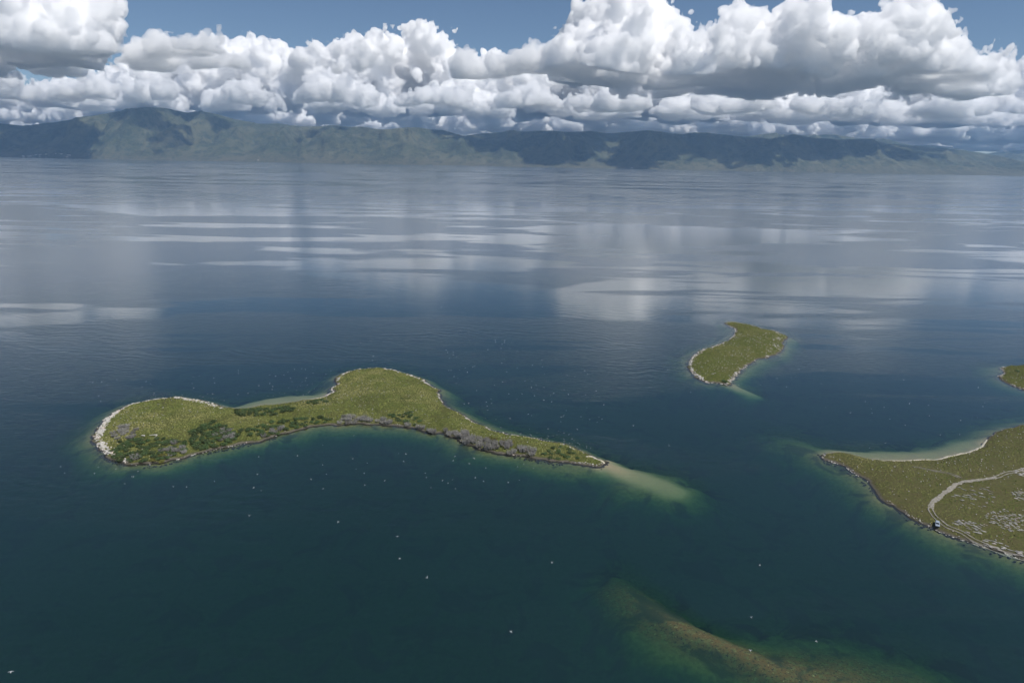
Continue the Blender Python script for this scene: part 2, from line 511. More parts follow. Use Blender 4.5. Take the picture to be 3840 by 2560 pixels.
def hills(name, ridge, y0, yr, y1, step, seed, spur):
    x = np.arange(-15500, 15501, step); y = np.concatenate([np.arange(y0 - 120, yr + 600, step), np.arange(yr + 600, y1, step * 2.5)])
    X, Y = np.meshgrid(x, y, indexing='ij')
    rp = np.array(ridge, float)
    P = at_dist(rp[:, 0], rp[:, 1], np.full(len(rp), yr))
    H = np.interp(X * yr / Y, P[:, 0], P[:, 2])
    yshore = y0 + 260 * (fbm(X / 2600, X * 0 + 3.3, 4, seed + 3) - .5) * 2
    yridge = yr + 500 * (fbm(X / 3000, X * 0 + 8.1, 3, seed + 6) - .5)
    s = (Y - yshore) / (yridge - yshore)
    sc_ = np.clip(s, 0, 1)
    wx = X + 900 * (fbm(X / 2100, Y / 2100, 3, seed + 11) - .5) + (Y - y0) * .18 * np.sin(X / 3100 + seed)
    r1 = fbm(wx / 1150, Y / 5200, 2, seed, .45, True)
    r2 = fbm(wx / 380, Y / 1200, 5, seed + 21, .55, True)
    tri = np.clip((r1 * .76 + r2 * .44 - .11) / .76, 0, 1)
    up = sc_ ** .62 * (1 - .10 * np.sin(np.pi * sc_)); dn = .16 * sc_ + .84 * sc_ ** 2.3
    prof = dn + (up - dn) * (spur * tri + (1 - spur) * .5)
    prof = np.where(s > 1, 1 - .3 * np.clip(s - 1, 0, 3), prof)
    Z = H * prof
    Z += (60 * (fbm(X / 420, Y / 420, 5, seed + 31) - .5)) * np.clip(sc_ * 4, 0, 1) * np.clip((1 - sc_) * 5 + .12, 0, 1)
    Z = np.where(s < 0, s * 160 - 1, np.maximum(Z, 1.0 + sc_ * 60))
    line = CAM_H + (H - CAM_H) * Y / yr          # nothing in front may hide the crest line
    Z = np.where(s < .93, np.minimum(Z, line - 25 * np.clip((1 - sc_) * 6, 0, 1)), np.minimum(Z, line + 4))
    o = new_mesh(name, np.stack([X, Y, Z], -1).reshape(-1, 3)[used], remap[f], M_LAND)
    float_attr(o, 'shore', s.ravel()[used])
    float_attr(o, 'dry', np.full(len(used), {'long': 0.0, 'small': .1, 'penin': .75, 'head': .3}[key]))
    tag(o, {'long': 'long two-lobed grassy island in the middle of the lake', 'small': 'small curved grassy island in the upper right', 'penin': 'low dry peninsula with a track at the right edge', 'head': 'tip of a grassy headland at the right edge'}[key], 'land', kind='structure')
    return o
make_land('long', 'island', 1.0)
make_land('small', 'island', 1.2)
make_land('penin', 'peninsula', 1.2)
make_land('head', 'headland', 1.4)

def land_z(x, y):
    x = np.atleast_1d(np.asarray(x, float)); y = np.atleast_1d(np.asarray(y, float))
    z, s = ground(x, y)
    return z, s

# ------------------------------------------------------------------ hills across the lake
RIDGE = [(-1600,500),(-900,470),(-400,468),(0,464),(82,471),(163,463),(261,449),(348,438),(435,422),(473,412),(506,415),(560,405),(642,410),(702,424),(756,420),
 (844,438),(925,457),(969,466),(1045,463),(1137,475),(1263,471),(1334,479),(1416,488),(1563,484),(1617,490),(1661,488),(1704,501),
 (1737,514),(1797,505),(1879,496),(1917,488),(1960,495),(2042,491),(2151,498),(2216,494),(2287,499),(2423,496),(2504,499),(2560,506),
 (2647,498),(2767,512),(2887,525),(2974,507),(3039,522),(3137,527),(3267,525),(3322,539),(3376,543),(3474,550),(3594,560),(3676,572),
 (3757,588),(3840,606),(4000,625),(4400,610),(5200,560)]
FAR_RIDGE = [(-1600,540),(1500,530),(1740,507),(1800,515),(2400,540),(2700,520),(2800,513),(2850,508),(2910,501),(2960,508),(3000,506),(3100,505),(3180,511),(3260,525),(3310,521),(3380,540),
 (3440,545),(3510,545),(3580,555),(3690,577),(3800,564),(3900,560),(4200,590),(5200,600)]

def hills(name, ridge, y0, yr, y1, step, seed, spur):
    x = np.arange(-15500, 15501, step); y = np.concatenate([np.arange(y0 - 120, yr + 600, step), np.arange(yr + 600, y1, step * 2.5)])
    X, Y = np.meshgrid(x, y, indexing='ij')
    rp = np.array(ridge, float)
    P = at_dist(rp[:, 0], rp[:, 1], np.full(len(rp), yr))
    H = np.interp(X * yr / Y, P[:, 0], P[:, 2])
    yshore = y0 + 260 * (fbm(X / 2600, X * 0 + 3.3, 4, seed + 3) - .5) * 2
    yridge = yr + 500 * (fbm(X / 3000, X * 0 + 8.1, 3, seed + 6) - .5)
    s = (Y - yshore) / (yridge - yshore)
    sc_ = np.clip(s, 0, 1)
    prof = np.where(s < 1, .16 * sc_ ** .6 + .84 * sc_ ** 1.05, 1 - .25 * np.clip(s - 1, 0, 3))
    wx = X + 500 * (fbm(X / 1500, Y / 1500, 3, seed + 11) - .5)
    r1 = fbm(wx / 1500, Y / 4200, 5, seed, .5, True) - .35
    r2 = fbm(wx / 620, Y / 1500, 4, seed + 21, .5, True) - .35
    env = np.clip(np.minimum(sc_ * 2.2, (1.02 - sc_) * 2.6), 0, 1)
    Z = H * (prof + env * (r1 * spur + r2 * spur * .42))
    Z += 26 * (fbm(X / 300, Y / 300, 4, seed + 31) - .5) * np.clip(sc_ * 4, 0, 1)
    Z = np.where(s < 0, s * 160 - 1, np.maximum(Z, 1.0 + sc_ * 60))
    Z = np.minimum(Z, H * (1.0 + .02 * np.sin(X / 173)) * np.where(s < 1, 1 - .10 * (1 - sc_), 1.0) + 6)
    o = new_mesh(name, np.stack([X, Y, Z], -1).reshape(-1, 3), grid_faces(*X.shape), M_HILL)
    tag(o, 'long range of green hills along the far shore' if yr < 16000 else 'paler hills showing behind the main range', 'hills', kind='structure')
    return X, Y, Z
HG = hills('hills', RIDGE, 12000, 14600, 16500, 30, 101, 1.0)
hills('hills', FAR_RIDGE, 17500, 20000, 22500, 80, 151, .8)
CLOUD_VOL, CLOUD_DENS, CLOUD_G, HAZE_D = True, .0125, .0, 2.6e-5

# ------------------------------------------------------------------ cumulus clouds beyond and above the hills
def mat_cloud(dens):
    t = NT('cloud')
    vs = t.n('VolumeScatter', i_Color=(1, 1, 1), i_Density=dens, i_Anisotropy=CLOUD_G)
    t.t.links.new(vs.outputs[0], t.out.inputs['Volume'])
    return t.m

def worley_tile(n, cells, seed):
    """periodic billow noise: 1 at cell centres, 0 in the creases between them"""
    rg = np.random.default_rng(seed)
    pts = rg.random((cells, cells, cells, 3))
    g = (np.arange(n) + .5) / n * cells
    X, Y, Z = np.meshgrid(g, g, g, indexing='ij')
    ci = np.stack([np.floor(X), np.floor(Y), np.floor(Z)], -1).astype(int)
    P = np.stack([X, Y, Z], -1)
    best = np.full(X.shape, 9.0)
    for dx in (-1, 0, 1):
        for dy in (-1, 0, 1):
            for dz in (-1, 0, 1):
                c = ci + np.array([dx, dy, dz])
                q = c + pts[c[..., 0] % cells, c[..., 1] % cells, c[..., 2] % cells]
                best = np.minimum(best, ((P - q) ** 2).sum(-1))
    return np.clip(1 - np.sqrt(best), 0, 1).astype(np.float32)
WT = [worley_tile(64, 6, 1), worley_tile(64, 6, 2)]
WCELLS = 6

def sample_tile(tile, p):
    n = tile.shape[0]
    q = p * n - .5
    i0 = np.floor(q).astype(np.int64)
    f = (q - i0).astype(np.float32)
    i0 %= n; i1 = (i0 + 1) % n
    out = 0
    for a in (0, 1):
        wx = f[:, 0] if a else 1 - f[:, 0]; ix = i1[:, 0] if a else i0[:, 0]
        for b in (0, 1):
            wy = f[:, 1] if b else 1 - f[:, 1]; iy = i1[:, 1] if b else i0[:, 1]
            for c in (0, 1):
                wz = f[:, 2] if c else 1 - f[:, 2]; iz = i1[:, 2] if c else i0[:, 2]
                out = out + tile[ix, iy, iz] * wx * wy * wz
    return out

def surface_net(d, org, h):
    """closed surface where the field d crosses zero"""
    s = d < 0
    c = [(i, j, k) for i in (0, 1) for j in (0, 1) for k in (0, 1)]
    nx, ny, nz = np.array(d.shape) - 1
    cnt = sum(s[i:i + nx, j:j + ny, k:k + nz].astype(np.int8) for i, j, k in c)
    act = np.argwhere((cnt > 0) & (cnt < 8))
    idx = np.full((nx, ny, nz), -1, np.int64)
    idx[act[:, 0], act[:, 1], act[:, 2]] = np.arange(len(act))
    val = {q: d[act[:, 0] + q[0], act[:, 1] + q[1], act[:, 2] + q[2]] for q in c}
    acc = np.zeros((len(act), 3)); n = np.zeros(len(act))
    for q in c:
        for ax in range(3):
            if q[ax]: continue
            r = list(q); r[ax] = 1; r = tuple(r)
            a, b = val[q], val[r]
            m = (a < 0) != (b < 0)
            t = np.where(m, a / np.where(m, a - b, 1), 0)
            p = np.array(q, float)[None].repeat(len(act), 0); p[:, ax] += t
            acc += p * m[:, None]; n += m
    v = (act + acc / n[:, None]) * h + org
    faces = []
    for ax in range(3):
        o1, o2 = [(1, 2), (2, 0), (0, 1)][ax]
        sl0 = [slice(1, -1)] * 3; sl1 = [slice(1, -1)] * 3
        sl0[ax] = slice(0, -1); sl1[ax] = slice(1, None)
        A, B = s[tuple(sl0)], s[tuple(sl1)]
        e = np.argwhere(A != B)
        flip = A[e[:, 0], e[:, 1], e[:, 2]]
        off = np.ones(3, int); off[ax] = 0
        e = e + off
        def cell(d1, d2):
            q = e.copy(); q[:, o1] -= d1; q[:, o2] -= d2
            return idx[q[:, 0], q[:, 1], q[:, 2]]
        f = np.stack([cell(1, 1), cell(0, 1), cell(0, 0), cell(1, 0)], 1)
        f[~flip] = f[~flip][:, ::-1]
        faces.append(f)
    return v, np.concatenate(faces)

def cloud(spheres, base, h, mat, seed, amp=1.0):
    """billowing body grown round a set of spheres (x, y, z, r), cut off flat at its base"""
    rg = np.random.default_rng(seed)
    S = []
    for x, y, z, r in spheres:
        c = np.array([x, y, z]); S.append((c, r))
        for k in range(5):
            e = rg.normal(size=3); e[2] = abs(e[2]) - .2; e /= np.linalg.norm(e)
            S.append((c + e * r * rg.uniform(.7, .95), r * rg.uniform(.35, .6)))
    C = np.array([q[0] for q in S]); Rr = np.array([q[1] for q in S])
    C[:, 2] = np.maximum(C[:, 2], base)
    lo = (C - Rr[:, None]).min(0) - 6 * h - 700; hi = (C + Rr[:, None]).max(0) + 6 * h + 700
    lo[2] = base - 4 * h
    N = np.ceil((hi - lo) / h).astype(int)
    d = np.full(N, 800.0, np.float32)
    ax = [lo[i] + np.arange(N[i]) * h for i in range(3)]
    for c, r in zip(C, Rr):
        a = np.maximum(((c - r - 750 - lo) / h).astype(int), 0); b = np.minimum(((c + r + 750 - lo) / h).astype(int) + 2, N)
        X = (ax[0][a[0]:b[0]] - c[0])[:, None, None]; Y = (ax[1][a[1]:b[1]] - c[1])[None, :, None]; Z = (ax[2][a[2]:b[2]] - c[2])[None, None, :]
        q = (np.sqrt(X * X + Y * Y + Z * Z) - r).astype(np.float32)
        w_ = d[a[0]:b[0], a[1]:b[1], a[2]:b[2]]
        k = np.clip(.5 + .5 * (w_ - q) / 130., 0, 1)
        d[a[0]:b[0], a[1]:b[1], a[2]:b[2]] = w_ + (q - w_) * k - 130. * k * (1 - k)
    band = np.argwhere((d > -600) & (d < 750))
    P = band * h + lo + np.array([seed * 313., 0, 0])
    nz = np.zeros(len(P), np.float32)
    for i, (lam, am) in enumerate(((1500, 420), (640, 430), (290, 370), (135, 240), (75, 110))):
        if lam < 1.5 * h: break
        rot = np.array([[math.cos(i), -math.sin(i), 0], [math.sin(i), math.cos(i), 0], [0, 0, 1]])
        wv_ = sample_tile(WT[i % 2], (P @ rot) / (lam * WCELLS) + i * .37)
        nz += am * amp * (wv_ - .45)
    wisp = sample_tile(WT[1], P / (2600. * WCELLS))
    v_ = d[band[:, 0], band[:, 1], band[:, 2]] - nz * (.8 + .45 * wisp)
    d0 = d[band[:, 0], band[:, 1], band[:, 2]]
    d[band[:, 0], band[:, 1], band[:, 2]] = np.maximum(v_, d0 - 400 * amp)      # no scraps adrift
    fx = base + 70 * np.sin(ax[0] / 510)[:, None, None] + 60 * np.sin(ax[1] / 390 + 1)[None, :, None]
    d = np.maximum(d, (fx - ax[2][None, None, :]).astype(np.float32))
    for i in range(3):
        sl = [slice(None)] * 3
        for e in (0, 1, -1, -2):
            sl[i] = e; d[tuple(sl)] = np.maximum(d[tuple(sl)], h)
    v, f = surface_net(d, lo, h)
    o = new_mesh('cumulus_cloud', v, f, mat)
    tag(o, kind='stuff')
    return o

TOP1 = [(-1500,200),(-900,60),(-500,-60),(-200,-120),(60,-90),(112,20),(135,70),(150,75),(165,45),(215,70),(235,10),(300,-60),(480,-80),(560,-10),(630,55),(645,90),(610,150),(600,175),(560,250),(500,330),(420,400)]
TOPR = [(2060,420),(2100,260),(2130,150),(2170,20),(2230,-60),(2420,-70),(2500,20),(2555,85),(2530,150),(2600,190),(2660,160),(2700,60),(2725,25),(2780,0),(2830,30),(2870,90),(2905,105),(2930,40),(3000,10),(3060,5),(3085,50),(3130,55),(3200,70),(3240,30),(3320,10),(3340,-40),(3450,-40),(3480,20),(3530,80),(3560,150),(3630,170),(3690,200),(3730,250),(3760,330)]
TOP2 = [(380,240),(520,210),(570,175),(660,140),(700,150),(780,115),(880,112),(960,140),(1010,118),(1060,165),(1110,155),(1180,190),(1280,140),(1350,118),(1400,150),(1480,95),(1540,80),(1600,70),(1660,100),(1700,130),(1740,200),(1830,190),(1900,205),(2000,220),(2060,190),(2200,200),(2500,190),(3000,200),(3500,260),(3650,260),(3720,280),(3790,215),(3860,195),(4000,150),(4400,120),(5000,180)]
TOP3 = [(-1500,300),(0,330),(400,330),(700,360),(1000,300),(1500,330),(1900,330),(2400,360),(2700,400),(3100,430),(3400,440),(3650,430),(3750,420),(3840,420),(4400,380),(5000,400)]

TOP4 = [(-1500,420),(0,430),(1000,420),(1500,400),(2000,420),(2500,430),(3000,450),(3400,470),(3840,480),(5000,480)]
TOP_SHADE = [(430,260),(520,205),(640,180),(760,175),(880,195),(980,260),(1060,300),(1140,260),(1260,215),(1380,225),(1480,300),(1600,320),(1700,250),(1830,220),(1960,210),(2100,230),(2200,280)]  # extra near bank, added so its shadow falls on the middle hills

def bank(top, u0, u1, dist, base, n, rp, seed, depth, low=.0):
    rg = np.random.default_rng(seed)
    tp = np.array(top, float)
    res = []
    for i in range(n):
        u = rg.uniform(u0, u1)
        y = dist + rg.uniform(-.5, .5) * depth
        r_px = rg.uniform(*rp) * (1.0 if rg.random() < .7 else .6)
        us = np.linspace(u - r_px, u + r_px, 9)
        vt = np.max(np.interp(us, tp[:, 0], tp[:, 1]) + r_px * np.sqrt(np.clip(1 - ((us - u) / r_px) ** 2, 0, 1)) * .98)
        c = at_dist(u, 0, y); vb_pt = at_dist(u, 600, y)
        # pixel row of the base at this distance
        dz = (c[2] - vb_pt[2]) / 600
        vb = (c[2] - base) / dz
        q = rg.random() if i % 3 else 0.0
        v = vt + (vb - vt) * q * .9
        if v > vb + 5:
            if vt - vb > r_px: continue
            v = vb
        p = at_dist(u, v, y)
        res.append((p[0], p[1], p[2], r_px / FPX * y))
    return res

MC, MF, ML = mat_cloud(CLOUD_DENS), mat_cloud(CLOUD_DENS), mat_cloud(CLOUD_DENS * .75)
def lower(top, dv):
    return [(u, v + dv) for u, v in top]
def named(o, label):
    tag(o, label, 'clouds')
named(cloud(bank(lower(TOP1, 35), -450, 640, 13300, 1720, 150, (36, 100), 5, 5000), 1670, 36, MC, 5), 'tall white cumulus cloud at the upper left')
named(cloud(bank(lower(TOPR, 66), 2080, 3740, 14000, 1600, 240, (30, 85), 6, 4200), 1550, 38, MC, 6), 'towering white cumulus clouds on the right')
named(cloud(bank(lower(TOP_SHADE, 22), 430, 2250, 12500, 1720, 190, (24, 46), 16, 3200), 1680, 36, mat_cloud(CLOUD_DENS * .6), 16, .75), 'low grey based clouds added to shade the middle hills')
named(cloud(bank(lower(TOP2, 48), 380, 4500, 26000, 1600, 520, (24, 66), 7, 4600), 1550, 66, MF, 7, 1.15), 'row of white cumulus clouds behind the middle hills')
named(cloud(bank(TOP3, -900, 4700, 41000, 1550, 620, (22, 56), 8, 11000), 1500, 105, MF, 8, 1.3), 'distant bank of white clouds')
named(cloud(bank(TOP4, -900, 4700, 60000, 1500, 700, (20, 50), 9, 14000), 1450, 170, MF, 9, 1.4), 'farthest pale cloud bank just above the ridge')
for seed_, dist_, lab in ((41, 19800, 'scattered small white cumulus clouds low above the ridge'), (43, 23000, 'second row of small white clouds low above the ridge')):
    rg5 = np.random.default_rng(seed_)
    TOP5, u_ = [], -600
    while u_ < 4300:                     # separate small cumuli with gaps between them
        w_ = rg5.uniform(160, 460); hgt = rg5.uniform(40, 130)
        roll = (u_ - 1920) * .0185
        TOP5 += [(u_, 470 + roll), (u_ + w_ * .2, 425 - hgt * .5 + roll), (u_ + w_ * .5, 420 - hgt + roll), (u_ + w_ * .8, 425 - hgt * .4 + roll), (u_ + w_, 470 + roll)]
        u_ += w_ + rg5.uniform(-70, 30)
    named(cloud(bank(TOP5, -450, 4250, dist_, 1500, 520, (13, 36), seed_, 1100), 1450, 46, ML, seed_, .8), lab)

# ------------------------------------------------------------------ the air over the lake
def make_haze():
    x0, x1, y0, y1, z0, z1 = -19000, 19000, -1700, 23500, -16, 1290
    v = [(x, y, z) for x in (x0, x1) for y in (y0, y1) for z in (z0, z1)]
    f = [(0, 1, 3, 2), (4, 6, 7, 5), (0, 4, 5, 1), (2, 3, 7, 6), (0, 2, 6, 4), (1, 5, 7, 3)]
    t = NT('haze')
    pv = t.n('VolumePrincipled', i_Color=(.36, .62, 1.0), i_Density=HAZE_D, i_Anisotropy=.1)
    t.t.links.new(pv.outputs[0], t.out.inputs['Volume'])
    o = new_mesh('haze', v, f, t.m, shade_smooth=False)
    tag(o, 'thin blue haze over the lake', 'haze', kind='stuff')
make_haze()

# ------------------------------------------------------------------ what grows and lies on the islands
def mat_simple(name, a, b, scale, rough=.9, tone=True, c=None):
    t = NT(name)
    n = t.noise(t.pos(), scale, 4, .6)
    col = t.mix(t.ramp(n, .3, .7), a, b)
    if tone:
        tn = t.n('Attribute', attribute_name='tone').outputs['Fac']
        col = t.mix(tn, col, c or b)
    bs = t.bsdf(i_Roughness=rough); t.set(bs, 'Base Color', col)
    return t.surf(bs)

def in_poly(poly, x, y):
    return sdf(poly, x, y, 5.0) > 0

def scatter_in(poly, spacing, rg):
    """jittered points inside a world polygon"""
    lo, hi = poly.min(0), poly.max(0)
    x = np.arange(lo[0], hi[0], spacing); y = np.arange(lo[1], hi[1], spacing)
    X, Y = np.meshgrid(x, y, indexing='ij')
    X = X + rg.uniform(-.48, .48, X.shape) * spacing; Y = Y + rg.uniform(-.48, .48, Y.shape) * spacing
    X, Y = X.ravel(), Y.ravel()
    m = in_poly(poly, X, Y)
    return X[m], Y[m]

def pix_poly(pts, z=2.0):
    return gpl(pts, z)

# --- grass: low tufts with many facets, too many to count
M_GRASS = mat_simple('grass', (.076, .106, .018), (.185, .205, .048), .5, .95, True, (.25, .235, .085))
def tuft_template(rg, k=7):
    a = np.sort(rg.uniform(0, 2 * math.pi, k)) + 0
    r = rg.uniform(.6, 1.2, k)
    ring = np.stack([np.cos(a) * r, np.sin(a) * r, np.full(k, -.25)], 1)
    top = np.array([[rg.uniform(-.3, .3), rg.uniform(-.3, .3), 1.0], [rg.uniform(-.5, .5), rg.uniform(-.5, .5), .7]])
    v = np.concatenate([ring, top])
    f = [[i, (i + 1) % k, k + (i % 2)] for i in range(k)]
    for i in range(k):
        f.append([(i + 1) % k, k + ((i + 1) % 2), k + (i % 2)])
    return v, np.array(f)

def grass(key, spacing, size, seed, dry):
    rg = np.random.default_rng(seed)
    X, Y = scatter_in(POLY[key], spacing, rg)
    m = X < 505
    X, Y = X[m], Y[m]
    Z, S = ground(X, Y)
    dens = fbm(X / 13, Y / 13, 3, seed)
    m = (S > 1.2 + 1.5 * rg.random(len(S))) & (dens + rg.normal(0, .12, len(X)) > .34)
    X, Y, Z = X[m], Y[m], Z[m]
    patch = .45 * fbm(X / 8, Y / 8, 4, seed + 5) + .55 * fbm(X / 30, Y / 30, 3, seed + 15)
    T = [tuft_template(rg) for _ in range(10)]
    which = rg.integers(0, 10, len(X))
    vs, fs, tone, n = [], [], [], 0
    for k, (v, f) in enumerate(T):
        q = np.where(which == k)[0]
        s = size * rg.uniform(.6, 1.4, len(q)); a = rg.uniform(0, 6.28, len(q))
        h = s * rg.uniform(.45, .95, len(q))
        ca, sa = np.cos(a) * s, np.sin(a) * s
        px = v[None, :, 0] * ca[:, None] - v[None, :, 1] * sa[:, None] + X[q][:, None]
        py = v[None, :, 0] * sa[:, None] + v[None, :, 1] * ca[:, None] + Y[q][:, None]
        pz = v[None, :, 2] * h[:, None] + Z[q][:, None]
        vs.append(np.stack([px, py, pz], -1).reshape(-1, 3))
        fs.append((f[None] + (np.arange(len(q)) * len(v))[:, None, None]).reshape(-1, 3) + n)
        tn = np.clip((patch[q] - .49) * 3.6 + rg.normal(0, .12, len(q)) + dry, 0, 1)
        tone.append(np.repeat(tn, len(v)))
        n += len(q) * len(v)
    o = new_mesh('grass', np.concatenate(vs), np.concatenate(fs), M_GRASS, shade_smooth=False)
    float_attr(o, 'tone', np.concatenate(tone))
    tag(o, {'long': 'short olive grass tufts covering the long two-lobed island', 'small': 'short olive grass tufts covering the small curved island',
            'penin': 'short dry grass tufts on the peninsula with the track', 'head': 'short green grass on the headland at the edge of the picture'}[key], 'grass', kind='stuff')
grass('long', .85, .42, 11, .08)
grass('small', .95, .45, 12, .05)
grass('penin', 1.25, .42, 13, .25)
grass('head', 1.2, .5, 14, .0)

# --- shrubs
def leaf_cloud(rg, n, leaf, flat=.75):
    """many small leaf faces through a bushy volume of radius 1"""
    lob = [(rg.uniform(-.5, .5), rg.uniform(-.5, .5), rg.uniform(.3, .75), rg.uniform(.38, .62)) for _ in range(7)]
    vs, fs = [], []
    for i in range(n):
        x, y, z, r = lob[rg.integers(0, 7)]
        d = rg.normal(size=3); d[2] = d[2] * .8 + .25; d /= np.linalg.norm(d)
        p = np.array([x, y, z * flat]) + d * r * rg.uniform(.55, 1.0) * np.array([1, 1, flat])
        if p[2] < .02: p[2] = abs(p[2]) * .5 + .02
        u = rg.normal(size=3); u -= d * (u @ d) * .6; u /= np.linalg.norm(u)
        w_ = np.cross(d, u) + rg.normal(size=3) * .4; w_ /= np.linalg.norm(w_)
        s = leaf * rg.uniform(.6, 1.3)
        b = len(vs)
        vs += [p - u * s, p + w_ * s * .7, p + u * s, p - w_ * s * .7]
        fs.append((b, b + 1, b + 2, b + 3))
    return np.array(vs), fs

def twig_cloud(rg, n):
    """bare branching stems, each a thin tapering blade with side twigs"""
    vs, fs = [], []
    def blade(p, q, w0, w1):
        d = (q - p) / (np.linalg.norm(q - p) + 1e-9)
        s = np.cross(d, rg.normal(size=3)); s /= np.linalg.norm(s) + 1e-9
        b = len(vs)
        vs.extend([p - s * w0, p + s * w0, q + s * w1, q - s * w1]); fs.append((b, b + 1, b + 2, b + 3))
    for i in range(n):
        a = rg.uniform(0, 6.28); rr = rg.random() ** .5 * .55
        p = np.array([math.cos(a) * rr, math.sin(a) * rr, 0])
        q = p + np.array([math.cos(a) * rg.uniform(.05, .45), math.sin(a) * rg.uniform(.05, .45), rg.uniform(.5, 1.0)]) + rg.normal(size=3) * .05
        blade(p, q, .030, .016)
        for k in range(7):
            t = rg.uniform(.3, 1.0)
            m = p + (q - p) * t
            e = rg.normal(size=3); e[2] = abs(e[2]) * .8
            blade(m, m + e / np.linalg.norm(e) * rg.uniform(.14, .32), .022, .010)
    return np.array(vs), fs

def stem_mesh(rg, n=5):
    vs, fs = [], []
    for i in range(n):
        a = rg.uniform(0, 6.28)
        p = np.array([math.cos(a) * .1, math.sin(a) * .1, -.15]); q = np.array([math.cos(a) * rg.uniform(.2, .5), math.sin(a) * rg.uniform(.2, .5), rg.uniform(.4, .6)])
        b = len(vs)
        for c, r in ((p, .05), (q, .018)):
            for k in range(4):
                vs.append(c + np.array([math.cos(k * 1.57) * r, math.sin(k * 1.57) * r, 0]))
        fs += [(b + k, b + (k + 1) % 4, b + 4 + (k + 1) % 4, b + 4 + k) for k in range(4)] + [(b + 4, b + 5, b + 6, b + 7)]
    return np.array(vs), fs

def leaf_mat(name, a, b):
    t = NT(name)
    oi = t.n('ObjectInfo')
    n = t.noise(t.pos(), 1.3, 3, .6)
    col = t.mix(t.ramp(n, .3, .7), a, b)
    hv = t.n('HueSaturation'); t.set(hv, 'Color', col)
    t.set(hv, 'Hue', t.math('ADD', .485, t.math('MULTIPLY', oi.outputs['Random'], .03)))
    t.set(hv, 'Value', t.math('ADD', .75, t.math('MULTIPLY', oi.outputs['Random'], .5)))
    d = t.bsdf(i_Roughness=.8); t.set(d, 'Base Color', hv.outputs[0])
    tr = t.n('BsdfTranslucent'); t.set(tr, 0, hv.outputs[0])
    mx = t.n('MixShader', i_0=.25); t.set(mx, 1, d); t.set(mx, 2, tr)
    return t.surf(mx)
M_LEAF = leaf_mat('shrub_leaves', (.046, .080, .026), (.095, .142, .046))
M_YEL = leaf_mat('yellow_shrub_leaves', (.115, .125, .022), (.21, .19, .04))
M_TWIG = leaf_mat('bare_twigs', (.25, .24, .222), (.39, .375, .35))
M_STEM = mat_simple('shrub_stem', (.06, .045, .03), (.11, .085, .06), 3, .9, False)

rgp = np.random.default_rng(77)
SHRUB = {}
def shrub_meshes():
    for kind, mat, n in (('green', M_LEAF, 4), ('yellow', M_YEL, 3), ('bare', M_TWIG, 4)):
        SHRUB[kind] = []
        for i in range(n):
            v, f = twig_cloud(rgp, 60) if kind == 'bare' else leaf_cloud(rgp, 300, .12)
            o = new_mesh('crown', v, f, mat, shade_smooth=False)
            sv, sf = stem_mesh(rgp)
            s = new_mesh('stem', sv, sf, M_STEM)
            SHRUB[kind].append((o.data, s.data))
            bpy.data.objects.remove(o); bpy.data.objects.remove(s)
shrub_meshes()

def place_shrub(kind, x, y, r, h, label, group, z=None):
    z = land_z(x, y)[0][0] if z is None else z
    name = {'green': 'green_shrub', 'yellow': 'yellow_shrub', 'bare': 'bare_shrub'}[kind]
    e = bpy.data.objects.new(name, None)
    COL.objects.link(e)
    e.empty_display_size = .5
    e.location = (x, y, float(max(z, .05)) - .05)
    e.rotation_euler = (0, 0, random.uniform(0, 6.28))
    e.scale = (r * 1.15, r * random.uniform(1.0, 1.3), h)
    tag(e, label, 'shrub', group)
    cm, sm = random.choice(SHRUB[kind])
    for nm, me in (('branches' if kind == 'bare' else 'foliage', cm), ('stem', sm)):
        c = bpy.data.objects.new(nm, me)
        COL.objects.link(c)
        c.parent = e

